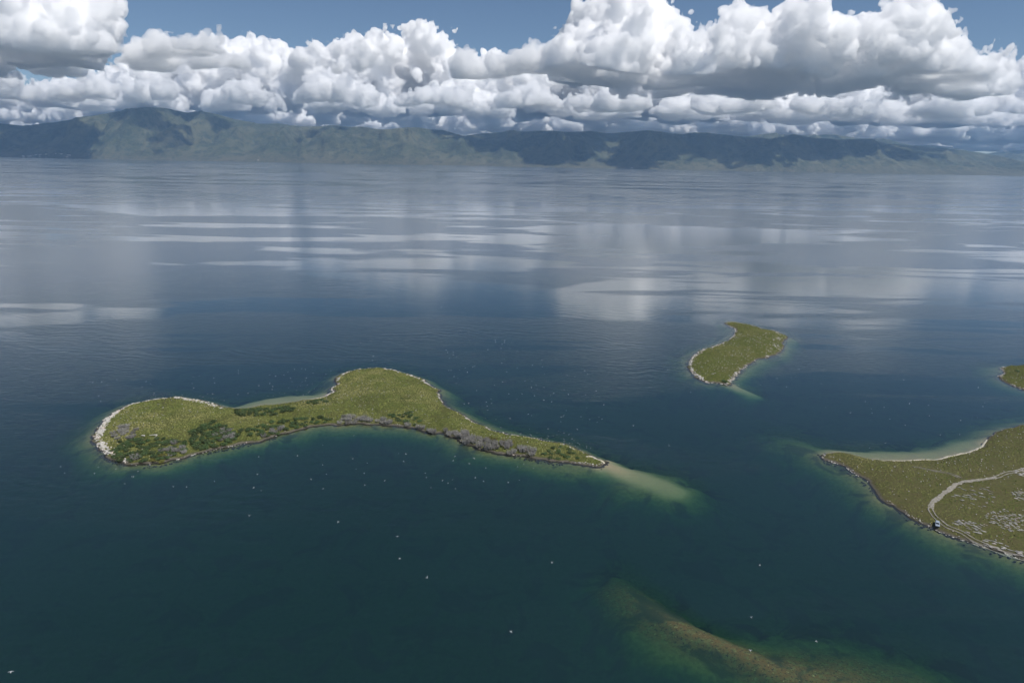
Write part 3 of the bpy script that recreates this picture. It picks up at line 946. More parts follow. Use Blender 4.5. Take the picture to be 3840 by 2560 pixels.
# thickets: kind, outline in photo pixels, spacing, radius, height, label, group
THICK = [
 ('green', [(415,1690),(430,1662),(470,1655),(560,1652),(640,1650),(700,1655),(700,1690),(640,1716),(560,1726),(470,1728),(430,1715)], 3.3, (1.5,2.6), (1.1,1.9),
  'dense green shrub in the thicket on the near left lobe of the long island', 'green shrubs on the left lobe'),
 ('green', [(715,1690),(715,1640),(745,1605),(790,1590),(850,1600),(905,1640),(870,1660),(790,1680)], 3.1, (1.6,2.7), (1.2,2.2),
  'dark green shrub in the clump between the two lobes of the long island', 'dark shrubs between the lobes'),
 ('green', [(870,1540),(960,1533),(1060,1530),(1112,1536),(1080,1556),(1020,1566),(960,1572),(900,1566),(872,1552)], 3.6, (1.7,2.8), (1.2,2.0),
  'green shrub in the strip along the far side of the narrow isthmus', 'shrubs along the far side of the isthmus'),
 ('green', [(1150,1506),(1225,1498),(1240,1512),(1200,1522),(1150,1520)], 3.8, (1.4,2.4), (1.1,1.8),
  'green shrub beside the small beach notch on the long island', 'shrubs by the beach notch'),
 ('green', [(905,1620),(1000,1590),(1110,1575),(1230,1562),(1240,1585),(1150,1592),(1060,1618),(960,1640)], 3.3, (1.4,2.4), (1.0,1.9),
  'green shrub in the mixed scrub along the near shore of the isthmus', 'shrubs along the near shore of the isthmus'),
 ('green', [(1440,1556),(1540,1550),(1580,1575),(1560,1592),(1460,1570)], 3.2, (1.3,2.1), (1.0,1.6),
  'green shrub behind the bare shrubs below the large lobe', 'shrubs below the large lobe'),
 ('green', [(2030,1695),(2110,1675),(2190,1706),(2150,1722),(2080,1722)], 3.6, (1.3,2.0), (.8,1.4),
  'low green shrub near the pointed right end of the long island', 'shrubs near the pointed end'),
 ('bare', [(422,1640),(430,1608),(470,1598),(525,1608),(540,1640),(480,1652),(440,1654)], 3.0, (1.5,2.3), (1.0,1.7),
  'grey leafless shrub in the patch on the left lobe of the long island', 'bare shrubs on the left lobe'),
 ('bare', [(600,1690),(640,1665),(700,1660),(715,1676),(680,1705),(630,1722)], 3.3, (1.4,2.2), (1.1,2.0),
  'grey leafless shrub among the green thicket on the left lobe', 'bare shrubs in the green thicket'),
 ('bare', [(800,1645),(830,1612),(880,1618),(870,1655),(820,1665)], 3.6, (1.4,2.2), (1.1,1.9),
  'pale leafless shrub between dark green shrubs near the isthmus', 'bare shrubs near the isthmus'),
 ('bare', [(968,1640),(1010,1612),(1075,1596),(1090,1612),(1040,1630)], 3.3, (1.4,2.2), (1.2,2.3),
  'grey leafless shrub on the near bank of the isthmus', 'bare shrubs on the isthmus bank'),
 ('bare', [(1262,1584),(1270,1562),(1310,1560),(1372,1566),(1440,1574),(1520,1584),(1590,1600),(1650,1612),(1640,1622),(1560,1606),(1450,1588),(1380,1582),(1300,1586)], 2.9, (1.5,2.4), (1.6,2.8),
  'grey leafless shrub on the bank below the large lobe of the long island', 'bare shrubs below the large lobe'),
 ('bare', [(1650,1612),(1720,1612),(1800,1642),(1850,1660),(1900,1664),(1990,1686),(2060,1712),(2070,1724),(2000,1711),(1920,1698),(1868,1697),(1802,1675),(1740,1652),(1680,1630)], 2.7, (1.5,2.5), (1.7,3.1),
  'tall grey leafless shrub in the band on the near bank of the tapering end', 'bare shrubs on the tapering end'),
 ('yellow', [(570,1722),(580,1700),(615,1700),(630,1715),(610,1730)], 3.0, (1.6,2.4), (1.1,1.9),
  'golden yellow shrub at the near tip of the left lobe', 'golden shrubs on the left lobe tip'),
 ('yellow', [(740,1694),(800,1676),(880,1664),(960,1645),(966,1648),(880,1669),(800,1682)], 4.0, (1.0,1.7), (.7,1.2),
  'yellow green low shrub at the waterline left of the isthmus', 'yellow shrubs along the near waterline'),
 ('yellow', [(1800,1636),(1850,1640),(1920,1662),(2000,1690),(1980,1692),(1880,1664),(1820,1650)], 3.6, (1.2,1.9), (.7,1.2),
  'yellow green low shrub behind the bare shrubs on the tapering end', 'yellow shrubs on the tapering end'),
 ('yellow', [(1060,1610),(1130,1594),(1240,1584),(1250,1590),(1150,1600),(1080,1618)], 4.2, (1.0,1.7), (.7,1.3),
  'yellow green shrub close to the water below the isthmus', 'yellow shrubs below the isthmus'),
 ('green', [(2690,1432),(2700,1420),(2740,1428),(2735,1438)], 4.2, (1.3,1.9), (.6,1.0),
  'dark green low shrub at the near tip of the small curved island', 'shrubs on the small island'),
]
counts = {}
for kind, pts, sp, rr, hh, label, group in THICK:
    X, Y = scatter_in(pix_poly(pts, 1.6), sp, rgp)
    ZZ, SS = ground(X, Y)
    for x, y, z, s in zip(X, Y, ZZ, SS):
        if s < .25: continue
        if kind == 'bare' and rgp.random() < (.38 if 'left lobe' in group else .14): continue
        hk = .55 + .9 * float(fbm(np.array([x / 6.]), np.array([y / 6.]), 2, 55)[0])
        place_shrub(kind, x, y, rgp.uniform(*rr), rgp.uniform(*hh) * hk, label, group, z)
        counts[kind] = counts.get(kind, 0) + 1
for (u, v, r, h, label) in ((507, 1724, 2.6, 2.4, 'round grey shrub overhanging the water at the near tip of the left lobe'),):
    p = gp(u, v, .5)
    place_shrub('bare', float(p[0]), float(p[1]), r, h, label, None)
p = gp(3816, 1392, 2.0)
place_shrub('green', float(p[0]), float(p[1]), 1.8, 1.6, 'single dark green shrub on the headland at the right edge', None)

# --- stones: the largest along the shore are things, the rest lie in one heap of stuff per island
def rock_template(rg):
    bm = bmesh.new()
    bmesh.ops.create_icosphere(bm, subdivisions=1, radius=1.0)
    v = np.array([q.co[:] for q in bm.verts]); f = np.array([[q.index for q in p_.verts] for p_ in bm.faces]); bm.free()
    n = rg.normal(size=(5, 3)); n /= np.linalg.norm(n, axis=1)[:, None]
    for d in n:                       # broken faces
        k = rg.uniform(.55, .85)
        t = v @ d
        v = v - np.outer(np.clip(t - k, 0, None), d)
    return v * np.array([1.0, .75, .55]), f
def stone_mat(name, a, b, c):
    t = NT(name)
    n = t.noise(t.pos(), 1.1, 5, .65)
    n2 = t.noise(t.pos(), .25, 3, .5)
    col = t.mix(t.ramp(n, .3, .7), a, b)
    col = t.mix(t.ramp(n2, .5, .7, 0, .6), col, c)
    bs = t.bsdf(i_Roughness=.9); t.set(bs, 'Base Color', col); t.set(bs, 'Normal', t.bump(n, .6, .1))
    return t.surf(bs)
M_ROCK = stone_mat('pale_limestone', (.33, .31, .275), (.56, .54, .50), (.45, .34, .28))
M_WET = stone_mat('wet_dark_stone', (.018, .018, .016), (.05, .045, .038), (.04, .03, .02))
ROCKT = [rock_template(rgp) for _ in range(8)]

def stones_mesh(name, X, Y, Z, size, mat, label, long=1.0, ang=None):
    rg = rgp
    which = rg.integers(0, 8, len(X))
    vs, fs, n = [], [], 0
    for k, (v, f) in enumerate(ROCKT):
        q = np.where(which == k)[0]
        if not len(q): continue
        s = size[q]; a = rg.uniform(0, 6.28, len(q)) if ang is None else ang[q]
        px = v[None, :, 0] * (s * long)[:, None]; py = v[None, :, 1] * s[:, None]
        P = np.stack([px * np.cos(a)[:, None] - py * np.sin(a)[:, None] + X[q][:, None],
                      px * np.sin(a)[:, None] + py * np.cos(a)[:, None] + Y[q][:, None],
                      v[None, :, 2] * s[:, None] + Z[q][:, None]], -1)
        vs.append(P.reshape(-1, 3)); fs.append((f[None] + (np.arange(len(q)) * len(v))[:, None, None]).reshape(-1, 3) + n)
        n += len(q) * len(v)
    o = new_mesh(name, np.concatenate(vs), np.concatenate(fs), mat, shade_smooth=False)
    return tag(o, label, 'stones', kind='stuff')

def along(pts, step, width, inset, rg, z=0.3):
    """points scattered along a shoreline polyline, pushed inland"""
    p = gpl(pts, z)
    out = []
    for a, b in zip(p[:-1], p[1:]):
        L = np.linalg.norm(b - a)
        m = max(1, int(L / step))
        nrm = np.array([-(b - a)[1], (b - a)[0]]) / L
        for k in range(m):
            t = rg.random()
            out.append(a + (b - a) * t - nrm * (inset + rg.normal(0, .5) * width))
    return np.array(out)

# shore runs (going clockwise, land on the right hand): pixels, spacing of stones, band width, inset, size range
RUN = {
 'long': [
  ([(470,1738),(420,1721),(391,1698),(368,1669),(355,1650),(368,1620),(378,1598),(396,1569),(433,1546)], .10, 1.9, 1.6, (.35,1.0)),
  ([(433,1546),(475,1523),(514,1511),(559,1501),(611,1494),(669,1490)], .22, 1.2, 1.0, (.3,.8)),
  ([(669,1490),(724,1497),(763,1504),(805,1517),(850,1530)], .14, 2.6, 2.4, (.3,.85)),
  ([(1207,1491),(1232,1477),(1247,1470),(1234,1460),(1252,1449),(1270,1439),(1258,1428),(1281,1407),(1316,1391),(1365,1381),(1420,1379)], .18, 1.0, .9, (.3,.8)),
  ([(1420,1379),(1485,1389),(1530,1404),(1582,1423),(1624,1449)], .22, 1.2, 1.2, (.3,.8)),
  ([(1624,1449),(1649,1469),(1653,1494),(1672,1520),(1711,1543),(1746,1559),(1754,1570),(1812,1600)], .5, .8, .9, (.3,.7)),
  ([(1812,1600),(1909,1627),(1998,1642),(2042,1649),(2122,1669),(2175,1693),(2228,1711),(2272,1733)], .6, .6, 1.2, (.3,.65)),
  ([(2272,1733),(2241,1748),(2188,1738),(2130,1733),(2069,1729),(1998,1715),(1918,1703)], .55, .5, .5, (.25,.6)),
  ([(1048,1630),(966,1650),(869,1672),(788,1688),(724,1704),(659,1724),(611,1737),(562,1740),(507,1743)], .7, .5, .4, (.25,.6)),
 ],
 'small': [
  ([(2743,1443),(2700,1439),(2665,1437),(2641,1432),(2618,1417),(2594,1396),(2582,1377),(2582,1358),(2597,1336),(2613,1322),(2634,1310)], .22, 1.5, 1.2, (.35,.95)),
  ([(2634,1310),(2665,1303),(2705,1289),(2724,1277),(2748,1259),(2758,1244),(2750,1230),(2731,1221),(2719,1211)], .3, .9, .9, (.35,.9)),
  ([(2719,1211),(2750,1208),(2795,1215),(2842,1227),(2882,1237),(2925,1247)], 1.0, .8, .8, (.3,.8)),
  ([(2925,1247),(2949,1261),(2941,1282),(2934,1310),(2920,1329),(2889,1337)], .3, 5.0, 4.5, (.35,.85)),
  ([(2889,1337),(2849,1348),(2807,1369),(2778,1391),(2760,1414),(2743,1433)], .3, 1.6, 1.3, (.35,.85)),
 ],
 'penin': [
  ([(3840,2100),(3773,2075),(3708,2054),(3627,2032),(3567,2010),(3513,1989),(3459,1962),(3405,1934),(3361,1902)], .6, .45, .7, (.2,.5)),
  ([(3361,1902),(3312,1875),(3280,1837),(3247,1804),(3204,1777),(3160,1745),(3090,1723),(3076,1712),(3106,1699)], .35, .7, .8, (.25,.6)),
  ([(3285,1723),(3350,1728),(3421,1726),(3491,1723),(3556,1712),(3627,1695),(3676,1674)], .3, .35, .35, (.15,.3)),
 ],
 'head': [
  ([(3840,1463),(3806,1449),(3773,1436),(3746,1419),(3744,1408),(3762,1398),(3755,1387),(3752,1379),(3773,1373)], .4, 1.2, 1.0, (.35,.8)),
 ],
}
WHERE = {'long': ['at the rocky left end of the long island', 'on the upper left rim of the long island', 'on the far rim of the left lobe by the little bay', 'on the notched left rim of the large lobe', 'on the far right rim of the large lobe', 'on the shore where the large lobe narrows', 'on the far shore of the tapering end', 'on the near shore of the tapering end', 'on the near shore of the left lobe'],
 'small': ['on the near left rim of the small curved island', 'on the hollow left shore of the small curved island', 'on the far shore of the small curved island', 'in the stony right corner of the small curved island', 'on the near right shore of the small curved island'],
 'penin': ['on the lower shore of the peninsula below the car', 'on the shore by the pointed tip of the peninsula', 'on the bay beach of the peninsula'], 'head': ['on the rim of the headland at the right edge']}
SIDE = {'long': 'on the rim of the long two-lobed island', 'small': 'on the rim of the small curved island', 'penin': 'along the shore of the peninsula', 'head': 'on the rim of the headland'}
ALL = []
for key, runs in RUN.items():
    for ri, (pts, step, width, inset, sz) in enumerate(runs):
        P = along(pts, step, width, inset, rgp)
        s = rgp.uniform(*sz, len(P)) ** 1.0 * np.where(rgp.random(len(P)) < .12, 1.35, .8)
        Z, S = ground(P[:, 0], P[:, 1])
        gap = fbm(P[:, 0] / 7, P[:, 1] / 7, 3, 61) + rgp.normal(0, .07, len(P))
        m = (S > -1.0) & (gap > (.40 if step < .15 else .50))
        P, s, Z = P[m], s[m], Z[m]
        for q in range(len(P)):
            ALL.append((P[q, 0], P[q, 1], max(Z[q], -.12) + s[q] * .12, s[q], key, ri))
ALL.sort(key=lambda a: -a[3] / math.hypot(a[0], a[1]))
rock_me = []
for v, f in ROCKT:
    o = new_mesh('boulder', v, f, M_ROCK, shade_smooth=False)
    rock_me.append(o.data); bpy.data.objects.remove(o)
for x, y, z, s, key, ri in ALL[:280]:
    o = bpy.data.objects.new('boulder', random.choice(rock_me))
    COL.objects.link(o)
    o.location = (x, y, z); o.scale = (s, s, s); o.rotation_euler = (0, 0, random.uniform(0, 6.28))
    tag(o, 'pale boulder ' + WHERE[key][ri], 'boulder', 'boulders ' + WHERE[key][ri])
for key in RUN:
    A = np.array([a[:4] for a in ALL[280:] if a[4] == key])
    stones_mesh('shore_stones', A[:, 0], A[:, 1], A[:, 2], A[:, 3], M_ROCK, 'pale limestone stones lining the shore ' + SIDE[key])

# dark wet stones just below and at the waterline
wet = []
for key, step, wd in (('long', .35, 1.3), ('small', .5, 1.2), ('penin', .9, 1.2), ('head', .7, 1.2)):
    for pts, *_ in RUN[key][:-1] if key == 'penin' else RUN[key]:
        P = along(pts, step, wd, -1.1, rgp)
        Z, S = ground(P[:, 0], P[:, 1])
        m = (S > -4) & (S < .6) & (fbm(P[:, 0] / 6, P[:, 1] / 6, 3, 64) + rgp.normal(0, .08, len(P)) > .49)
        wet.append(np.stack([P[m, 0], P[m, 1], np.clip(Z[m], -.6, .3) + .05], 1))
wet = np.concatenate(wet)
stones_mesh('wet_stones', wet[:, 0], wet[:, 1], wet[:, 2], rgp.uniform(.3, .85, len(wet)), M_WET, 'dark wet stones at the waterline round the islands')

# white specks in the turf, built from small pale stone shapes
def strewn(key, n, size, seed, bias=0.0):
    rg = np.random.default_rng(seed)
    p = POLY[key]; lo, hi = p.min(0), np.minimum(p.max(0), [500, 9999])
    X = rg.uniform(lo[0], hi[0], n * 4); Y = rg.uniform(lo[1], hi[1], n * 4)
    m = in_poly(p, X, Y)
    X, Y = X[m][:n], Y[m][:n]
    k = fbm(X / 18, Y / 18, 3, seed) + rg.normal(0, .1, len(X)) > .44 + bias
    X, Y = X[k], Y[k]
    Z, S = ground(X, Y)
    s = size * rg.uniform(.5, 1.5, len(X))
    stones_mesh('strewn_specks', X, Y, Z + .2 + s * .2, s, M_ROCK, 'small white specks strewn over the grass ' + SIDE[key].replace('on the rim of', 'of').replace('along the shore of', 'of'))
strewn('long', 1700, .25, 201)
strewn('small', 1000, .34, 202)
strewn('penin', 2600, .30, 203, .02)
strewn('head', 500, .35, 204)

# --- limestone pavement on the peninsula: long thin slabs breaking through the turf
def slab_mesh(rg):
    n = 7
    a = np.linspace(0, 6.28, n, endpoint=False) + rg.uniform(-.3, .3, n)
    r = rg.uniform(.6, 1.1, n)
    b = np.stack([np.cos(a) * r, np.sin(a) * r], 1)
    v = [(x, y, -.5) for x, y in b] + [(x * .9, y * .88, 1.0 + rg.uniform(-.2, .2)) for x, y in b]
    f = [tuple(range(n, 2 * n))] + [(i, (i + 1) % n, n + (i + 1) % n, n + i) for i in range(n)]
    return v, f
slab_me = []
for i in range(6):
    v, f = slab_mesh(rgp)
    o = new_mesh('flat_stone', v, f, M_ROCK, shade_smooth=False)
    slab_me.append(o.data); bpy.data.objects.remove(o)
SLABZ = [  # outline in pixels, number, length, width, label, group
 ([(3690,1930),(3760,1912),(3840,1935),(3840,1990),(3790,1988),(3720,1965)], 120, (.5,1.3), (.2,.42), 'flat white slab in the dense pavement at the right edge of the peninsula', 'slabs of the dense white pavement'),
 ([(3790,1850),(3840,1835),(3840,1885),(3800,1880)], 30, (.5,1.4), (.2,.45), 'flat white slab in the patch above the dense pavement', 'slabs above the dense pavement'),
 ([(3800,1768),(3840,1755),(3840,1790),(3810,1785)], 24, (.7,1.8), (.3,.6), 'flat white slab beside the far end of the track', 'slabs beside the far track'),
 ([(3560,1840),(3640,1820),(3720,1830),(3740,1880),(3660,1920),(3590,1900)], 46, (.6,1.8), (.15,.36), 'thin pale slab in the turf inside the bend of the track', 'slabs inside the track bend'),
 ([(3560,1950),(3620,1940),(3700,1965),(3700,1990),(3640,1985)], 36, (.8,2.4), (.2,.45), 'long pale slab in the turf just beyond the parked car', 'slabs beyond the car'),
 ([(3640,2005),(3700,2000),(3840,2050),(3840,2072),(3760,2050)], 46, (.7,2.0), (.25,.55), 'pale slab in the broken strip along the lower track', 'slabs along the lower track'),
]
for pts, n, ln, wd, label, group in SLABZ:
    p = pix_poly(pts, 3.5); lo, hi = p.min(0), p.max(0)
    X = rgp.uniform(lo[0], hi[0], n * 6); Y = rgp.uniform(lo[1], hi[1], n * 6)
    m = in_poly(p, X, Y); X, Y = X[m][:n], Y[m][:n]
    Z, S = ground(X, Y)
    for x, y, z in zip(X, Y, Z):
        o = bpy.data.objects.new('flat_stone', random.choice(slab_me))
        COL.objects.link(o)
        o.location = (x, y, z + .16)
        o.scale = (random.uniform(*ln) * .75, random.uniform(*wd) * .7, random.uniform(.08, .17))
        o.rotation_euler = (0, 0, R(-42) + random.gauss(0, .22))
        tag(o, label, 'stone', group)

# --- the track
M_TRACK = stone_mat('track_gravel', (.17, .158, .128), (.29, .272, .235), (.19, .17, .11))
TRACK = [(3990,1722),(3900,1742),(3840,1760),(3784,1773),(3735,1793),(3681,1802),(3611,1809),(3578,1823),(3556,1842),(3524,1859),(3502,1876),(3491,1897),(3503,1918),(3526,1937),
 (3556,1957),(3611,1978),(3665,2005),(3730,2029),(3784,2048),(3840,2064),(3950,2098)]
def smooth_line(p, step):
    out = []
    for i in range(len(p) - 1):
        p0, p1, p2, p3 = p[max(i - 1, 0)], p[i], p[i + 1], p[min(i + 2, len(p) - 1)]
        m = max(2, int(np.linalg.norm(p2 - p1) / step))
        for k in range(m):
            t = k / m
            out.append(0.5 * ((2 * p1) + (-p0 + p2) * t + (2 * p0 - 5 * p1 + 4 * p2 - p3) * t * t + (-p0 + 3 * p1 - 3 * p2 + p3) * t ** 3))
    return np.array(out)
TL = smooth_line(gpl(TRACK, 3.6), .7)
def ribbon(name, L, off, hw, seed, lift, parent=None, ragged=.5):
    d = np.gradient(L, axis=0); d /= np.linalg.norm(d, axis=1)[:, None]
    nrm = np.stack([-d[:, 1], d[:, 0]], 1)
    s = np.arange(len(L)) * .7
    hwv = hw if np.ndim(hw) else np.full(len(L), hw)
    rag = (fbm(s / 2.3, s * 0 + seed, 3, seed) - .5) * ragged, (fbm(s / 2.3, s * 0 + seed + 9, 3, seed + 3) - .5) * ragged
    rows = []
    for t in np.linspace(-1, 1, 5):
        w_ = off + t * hwv + (rag[0] if t < 0 else rag[1]) * abs(t)
        q = L + nrm * w_[:, None]
        z, _ = ground(q[:, 0], q[:, 1])
        rows.append(np.concatenate([q, (z + lift + .05 * (1 - t * t))[:, None]], 1))
    V = np.stack(rows, 1)
    return new_mesh(name, V.reshape(-1, 3), grid_faces(len(L), 5), M_TRACK, parent)
tl_all = TL[(TL[:, 0] < 500)]
uu = np.linspace(0, 1, len(tl_all))
def near_pix(u, v):
    q = gp(u, v, 3.6)[:2]
    return int(np.argmin(((tl_all - q) ** 2).sum(1)))
i0, i1 = near_pix(3735, 1793), near_pix(3493, 1900)
wide = np.full(len(tl_all), .75)
wide[i0:i1] = .75 + .45 * np.sin(np.linspace(0, math.pi, i1 - i0)) ** .5
tr = ribbon('path', tl_all[i0:i1], np.zeros(i1 - i0), wide[i0:i1], 301, .20, None, 1.5)
tag(tr, 'pale dirt track curving across the peninsula', 'track', kind='structure')
for seg in (tl_all[:i0 + 6], tl_all[i1 - 6:]):
    for off in (-.85, .85):
        r_ = ribbon('wheel_rut', seg, np.full(len(seg), off), .27, 311 + int(off * 10), .215, tr, .5)
# faint older track towards the tip
FAINT = [(3602,1795),(3560,1776),(3500,1764),(3450,1750),(3420,1748)]
fl = smooth_line(gpl(FAINT, 3.4), .7)
for off in (-.7, .7):
    ribbon('wheel_rut', fl, np.full(len(fl), off), .2, 331, .19, tr, .7)
# sandy rim of the bay beach
M_SAND = stone_mat('beach_sand', (.40, .37, .29), (.55, .51, .42), (.45, .40, .31))
def beach(name, pts, width, seed):
    L = smooth_line(gpl(pts, 0.1), .8)
    d = np.gradient(L, axis=0); d /= np.linalg.norm(d, axis=1)[:, None]
    nrm = np.stack([d[:, 1], -d[:, 0]], 1)
    s = np.arange(len(L)) * .8
    taper = np.sin(np.linspace(.05, math.pi - .05, len(L))) ** .6
    w_ = width * taper * (.6 + fbm(s / 6, s * 0 + seed, 3, seed) * .9)
    rows = []
    for t in (-.45, 0, .35, .7, 1.0):
        q = L + nrm * (w_ * t)[:, None]
        z, S = ground(q[:, 0], q[:, 1])
        rows.append(np.concatenate([q, (np.maximum(z, S * .25) + (.12 if t < 1 else -.1) * (1 if t > -.4 else -1.5))[:, None]], 1))
    o = new_mesh(name, np.stack(rows, 1).reshape(-1, 3), grid_faces(len(L), 5), M_SAND)
    tag(o, 'strip of pale sand at the water', 'beach', kind='structure')
beach('beach', [(3260,1720),(3350,1728),(3421,1726),(3491,1723),(3556,1712),(3627,1695),(3676,1674),(3700,1645)], 2.0, 5)
beach('beach', [(2196,1718),(2228,1713),(2262,1733),(2272,1740)], 2.2, 6)
beach('beach', [(1155,1499),(1207,1492),(1228,1480)], 1.6, 7)


# --- bleached branch lying on the left lobe, and the white block beside it
def branch(pts, radii):
    P = [gp(u, v, 2.9) for u, v in pts]
    vs, fs = [], []
    for i, (p, r) in enumerate(zip(P, radii)):
        z = land_z(p[0], p[1])[0][0] + .55 + .1 * i
        for k in range(6):
            a = k * math.pi / 3
            vs.append((p[0], p[1] + math.cos(a) * r, z + math.sin(a) * r))
    for i in range(len(P) - 1):
        fs += [(i * 6 + k, i * 6 + (k + 1) % 6, (i + 1) * 6 + (k + 1) % 6, (i + 1) * 6 + k) for k in range(6)]
    fs += [tuple(range(6)), tuple(range(len(vs) - 6, len(vs)))]
    return vs, fs
e = bpy.data.objects.new('fallen_branch', None); COL.objects.link(e)
tag(e, 'bleached white fallen branch with a fork lying on the left lobe', 'branch')
M_BONE = mat_simple('bleached_wood', (.50, .48, .44), (.66, .64, .60), 2, .8, False)
for pts, rr in (([(560,1633),(574,1633),(590,1634)], (.10, .18, .26)), ([(590,1634),(585,1639),(579,1644)], (.24, .16, .08))):
    v, f = branch(pts, rr)
    new_mesh('limb', v, f, M_BONE, e)
p = gp(537, 1635, 2.8)
o = bpy.data.objects.new('boulder', rock_me[3]); COL.objects.link(o)
o.location = (p[0], p[1], float(land_z(p[0], p[1])[0][0]) + .7); o.scale = (1.3, .8, .8)
tag(o, 'single white block in the scrub beside the fallen branch', 'boulder')

# ------------------------------------------------------------------ gulls
M_GULL = mat_simple('gull_plumage', (.66, .66, .65), (.76, .76, .75), 4, .7, True, (.36, .38, .40))
def gull_mesh(lift, sweep, bank_):
    """body, head, tail and two wings as one skin; tone attribute greys the wing tops"""
    vs, fs, tone = [], [], []
    # body rings along y (nose to +y)
    prof = [(-.34, .01, .012), (-.22, .055, .04), (-.05, .09, .075), (.12, .085, .075), (.22, .055, .055), (.28, .06, .06), (.34, .035, .035), (.40, .008, .008)]
    for y, rx, rz in prof:
        for k in range(6):
            a = k * math.pi / 3
            vs.append((math.cos(a) * rx, y, math.sin(a) * rz)); tone.append(0)
    for i in range(len(prof) - 1):
        for k in range(6):
            fs.append((i * 6 + k, i * 6 + (k + 1) % 6, (i + 1) * 6 + (k + 1) % 6, (i + 1) * 6 + k))
    b = len(vs)                                   # fan tail
    vs += [(-.05, -.24, .01), (.05, -.24, .01), (.11, -.46, .0), (-.11, -.46, .0)]; tone += [0] * 4
    fs.append((b, b + 1, b + 2, b + 3))
    for s in (-1, 1):
        b = len(vs)
        st = [(.06, .12, -.10, .02), (.34, .17 , -.05, lift * .34), (.52, .10 - sweep * .3, -.06 - sweep * .3, lift * .40), (.72, -.02 - sweep, -.10 - sweep, lift * .34)]
        for x, yf, yb, z in st:
            for y, dz in ((yf, .012), (yb, .0), (yf, -.012)):
                vs.append((s * x, y, z + dz)); tone.append(.9 if dz >= 0 else 0)
        for i in range(3):
            o = b + i * 3
            for k in range(3):
                fs.append((o + k, o + (k + 1) % 3, o + 3 + (k + 1) % 3, o + 3 + k))
        fs.append((b + 9, b + 10, b + 11))
    o = new_mesh('gull', vs, fs, M_GULL)
    float_attr(o, 'tone', tone)
    me = o.data; bpy.data.objects.remove(o)
    return me
GULL = [gull_mesh(.6, .02, 0), gull_mesh(.15, .08, 0), gull_mesh(-.4, .1, 0), gull_mesh(1.2, .05, 0)]
rgb_ = np.random.default_rng(501)
def put_gull(u, v, z, label, group=None, size=1.0):
    p = gp(u, v, z)
    o = bpy.data.objects.new('gull', GULL[int(rgb_.integers(0, 4))])
    COL.objects.link(o)
    o.location = p
    o.scale = (size,) * 3
    o.rotation_euler = (rgb_.normal(0, .12), rgb_.normal(0, .35), rgb_.uniform(0, 6.28))
    tag(o, label, 'gull', group)
FLOCK = [  # pixel outline, number, flying heights, label, group
 ([(1640,1300),(1900,1260),(2260,1420),(2290,1560),(2180,1640),(1990,1610),(1800,1570),(1700,1490),(1650,1420)], 105, (3, 28), 'small white gull in the flock over the deep water beyond the tapering end', 'gulls beyond the tapering end'),
 ([(1850,1600),(2050,1610),(2230,1670),(2260,1710),(2080,1650),(1930,1625)], 34, (1, 6), 'white gull low over the shallows beside the tapering end of the long island', 'gulls over the shallows'),
 ([(1000,1400),(1240,1360),(1290,1390),(1240,1440),(1210,1475),(1000,1490)], 44, (2, 20), 'white gull over the little bay between the two lobes', 'gulls over the little bay'),
 ([(300,1420),(640,1400),(1000,1380),(1000,1480),(860,1510),(640,1475),(400,1530)], 40, (2, 18), 'white gull over the water behind the left lobe of the long island', 'gulls behind the left lobe'),
 ([(60,1700),(420,1740),(700,1740),(1000,1690),(1300,1620),(1700,1690),(2100,1760),(1900,1830),(1300,1840),(700,1840),(200,1790)], 62, (3, 22), 'white gull over the dark water in front of the long island', 'gulls in front of the long island'),
 ([(1300,1240),(1700,1150),(2050,1220),(1800,1330),(1500,1360),(1300,1350)], 22, (5, 30), 'white gull over the open water behind the large lobe', 'gulls behind the large lobe'),
 ([(2480,1280),(2580,1300),(2580,1420),(2700,1460),(3000,1450),(3050,1350),(2960,1340),(2760,1440),(2640,1490),(2480,1440)], 26, (2, 15), 'white gull over the water round the small curved island', 'gulls round the small island'),
 ([(3060,1430),(3400,1380),(3760,1500),(3700,1600),(3500,1680),(3200,1680),(3060,1600)], 26, (2, 15), 'white gull over the bay beside the peninsula beach', 'gulls over the peninsula bay'),
]
for pts, n, zz, label, group in FLOCK:
    n = int(n * .85)
    p = np.array(pts, float); lo, hi = p.min(0), p.max(0)
    U = rgb_.uniform(lo[0], hi[0], n * 6); V = rgb_.uniform(lo[1], hi[1], n * 6)
    m = in_poly(p, U, V); U, V = U[m][:n], V[m][:n]
    for u, v in zip(U, V):
        put_gull(u, v, rgb_.uniform(*zz), label, group, rgb_.uniform(.45, .7))
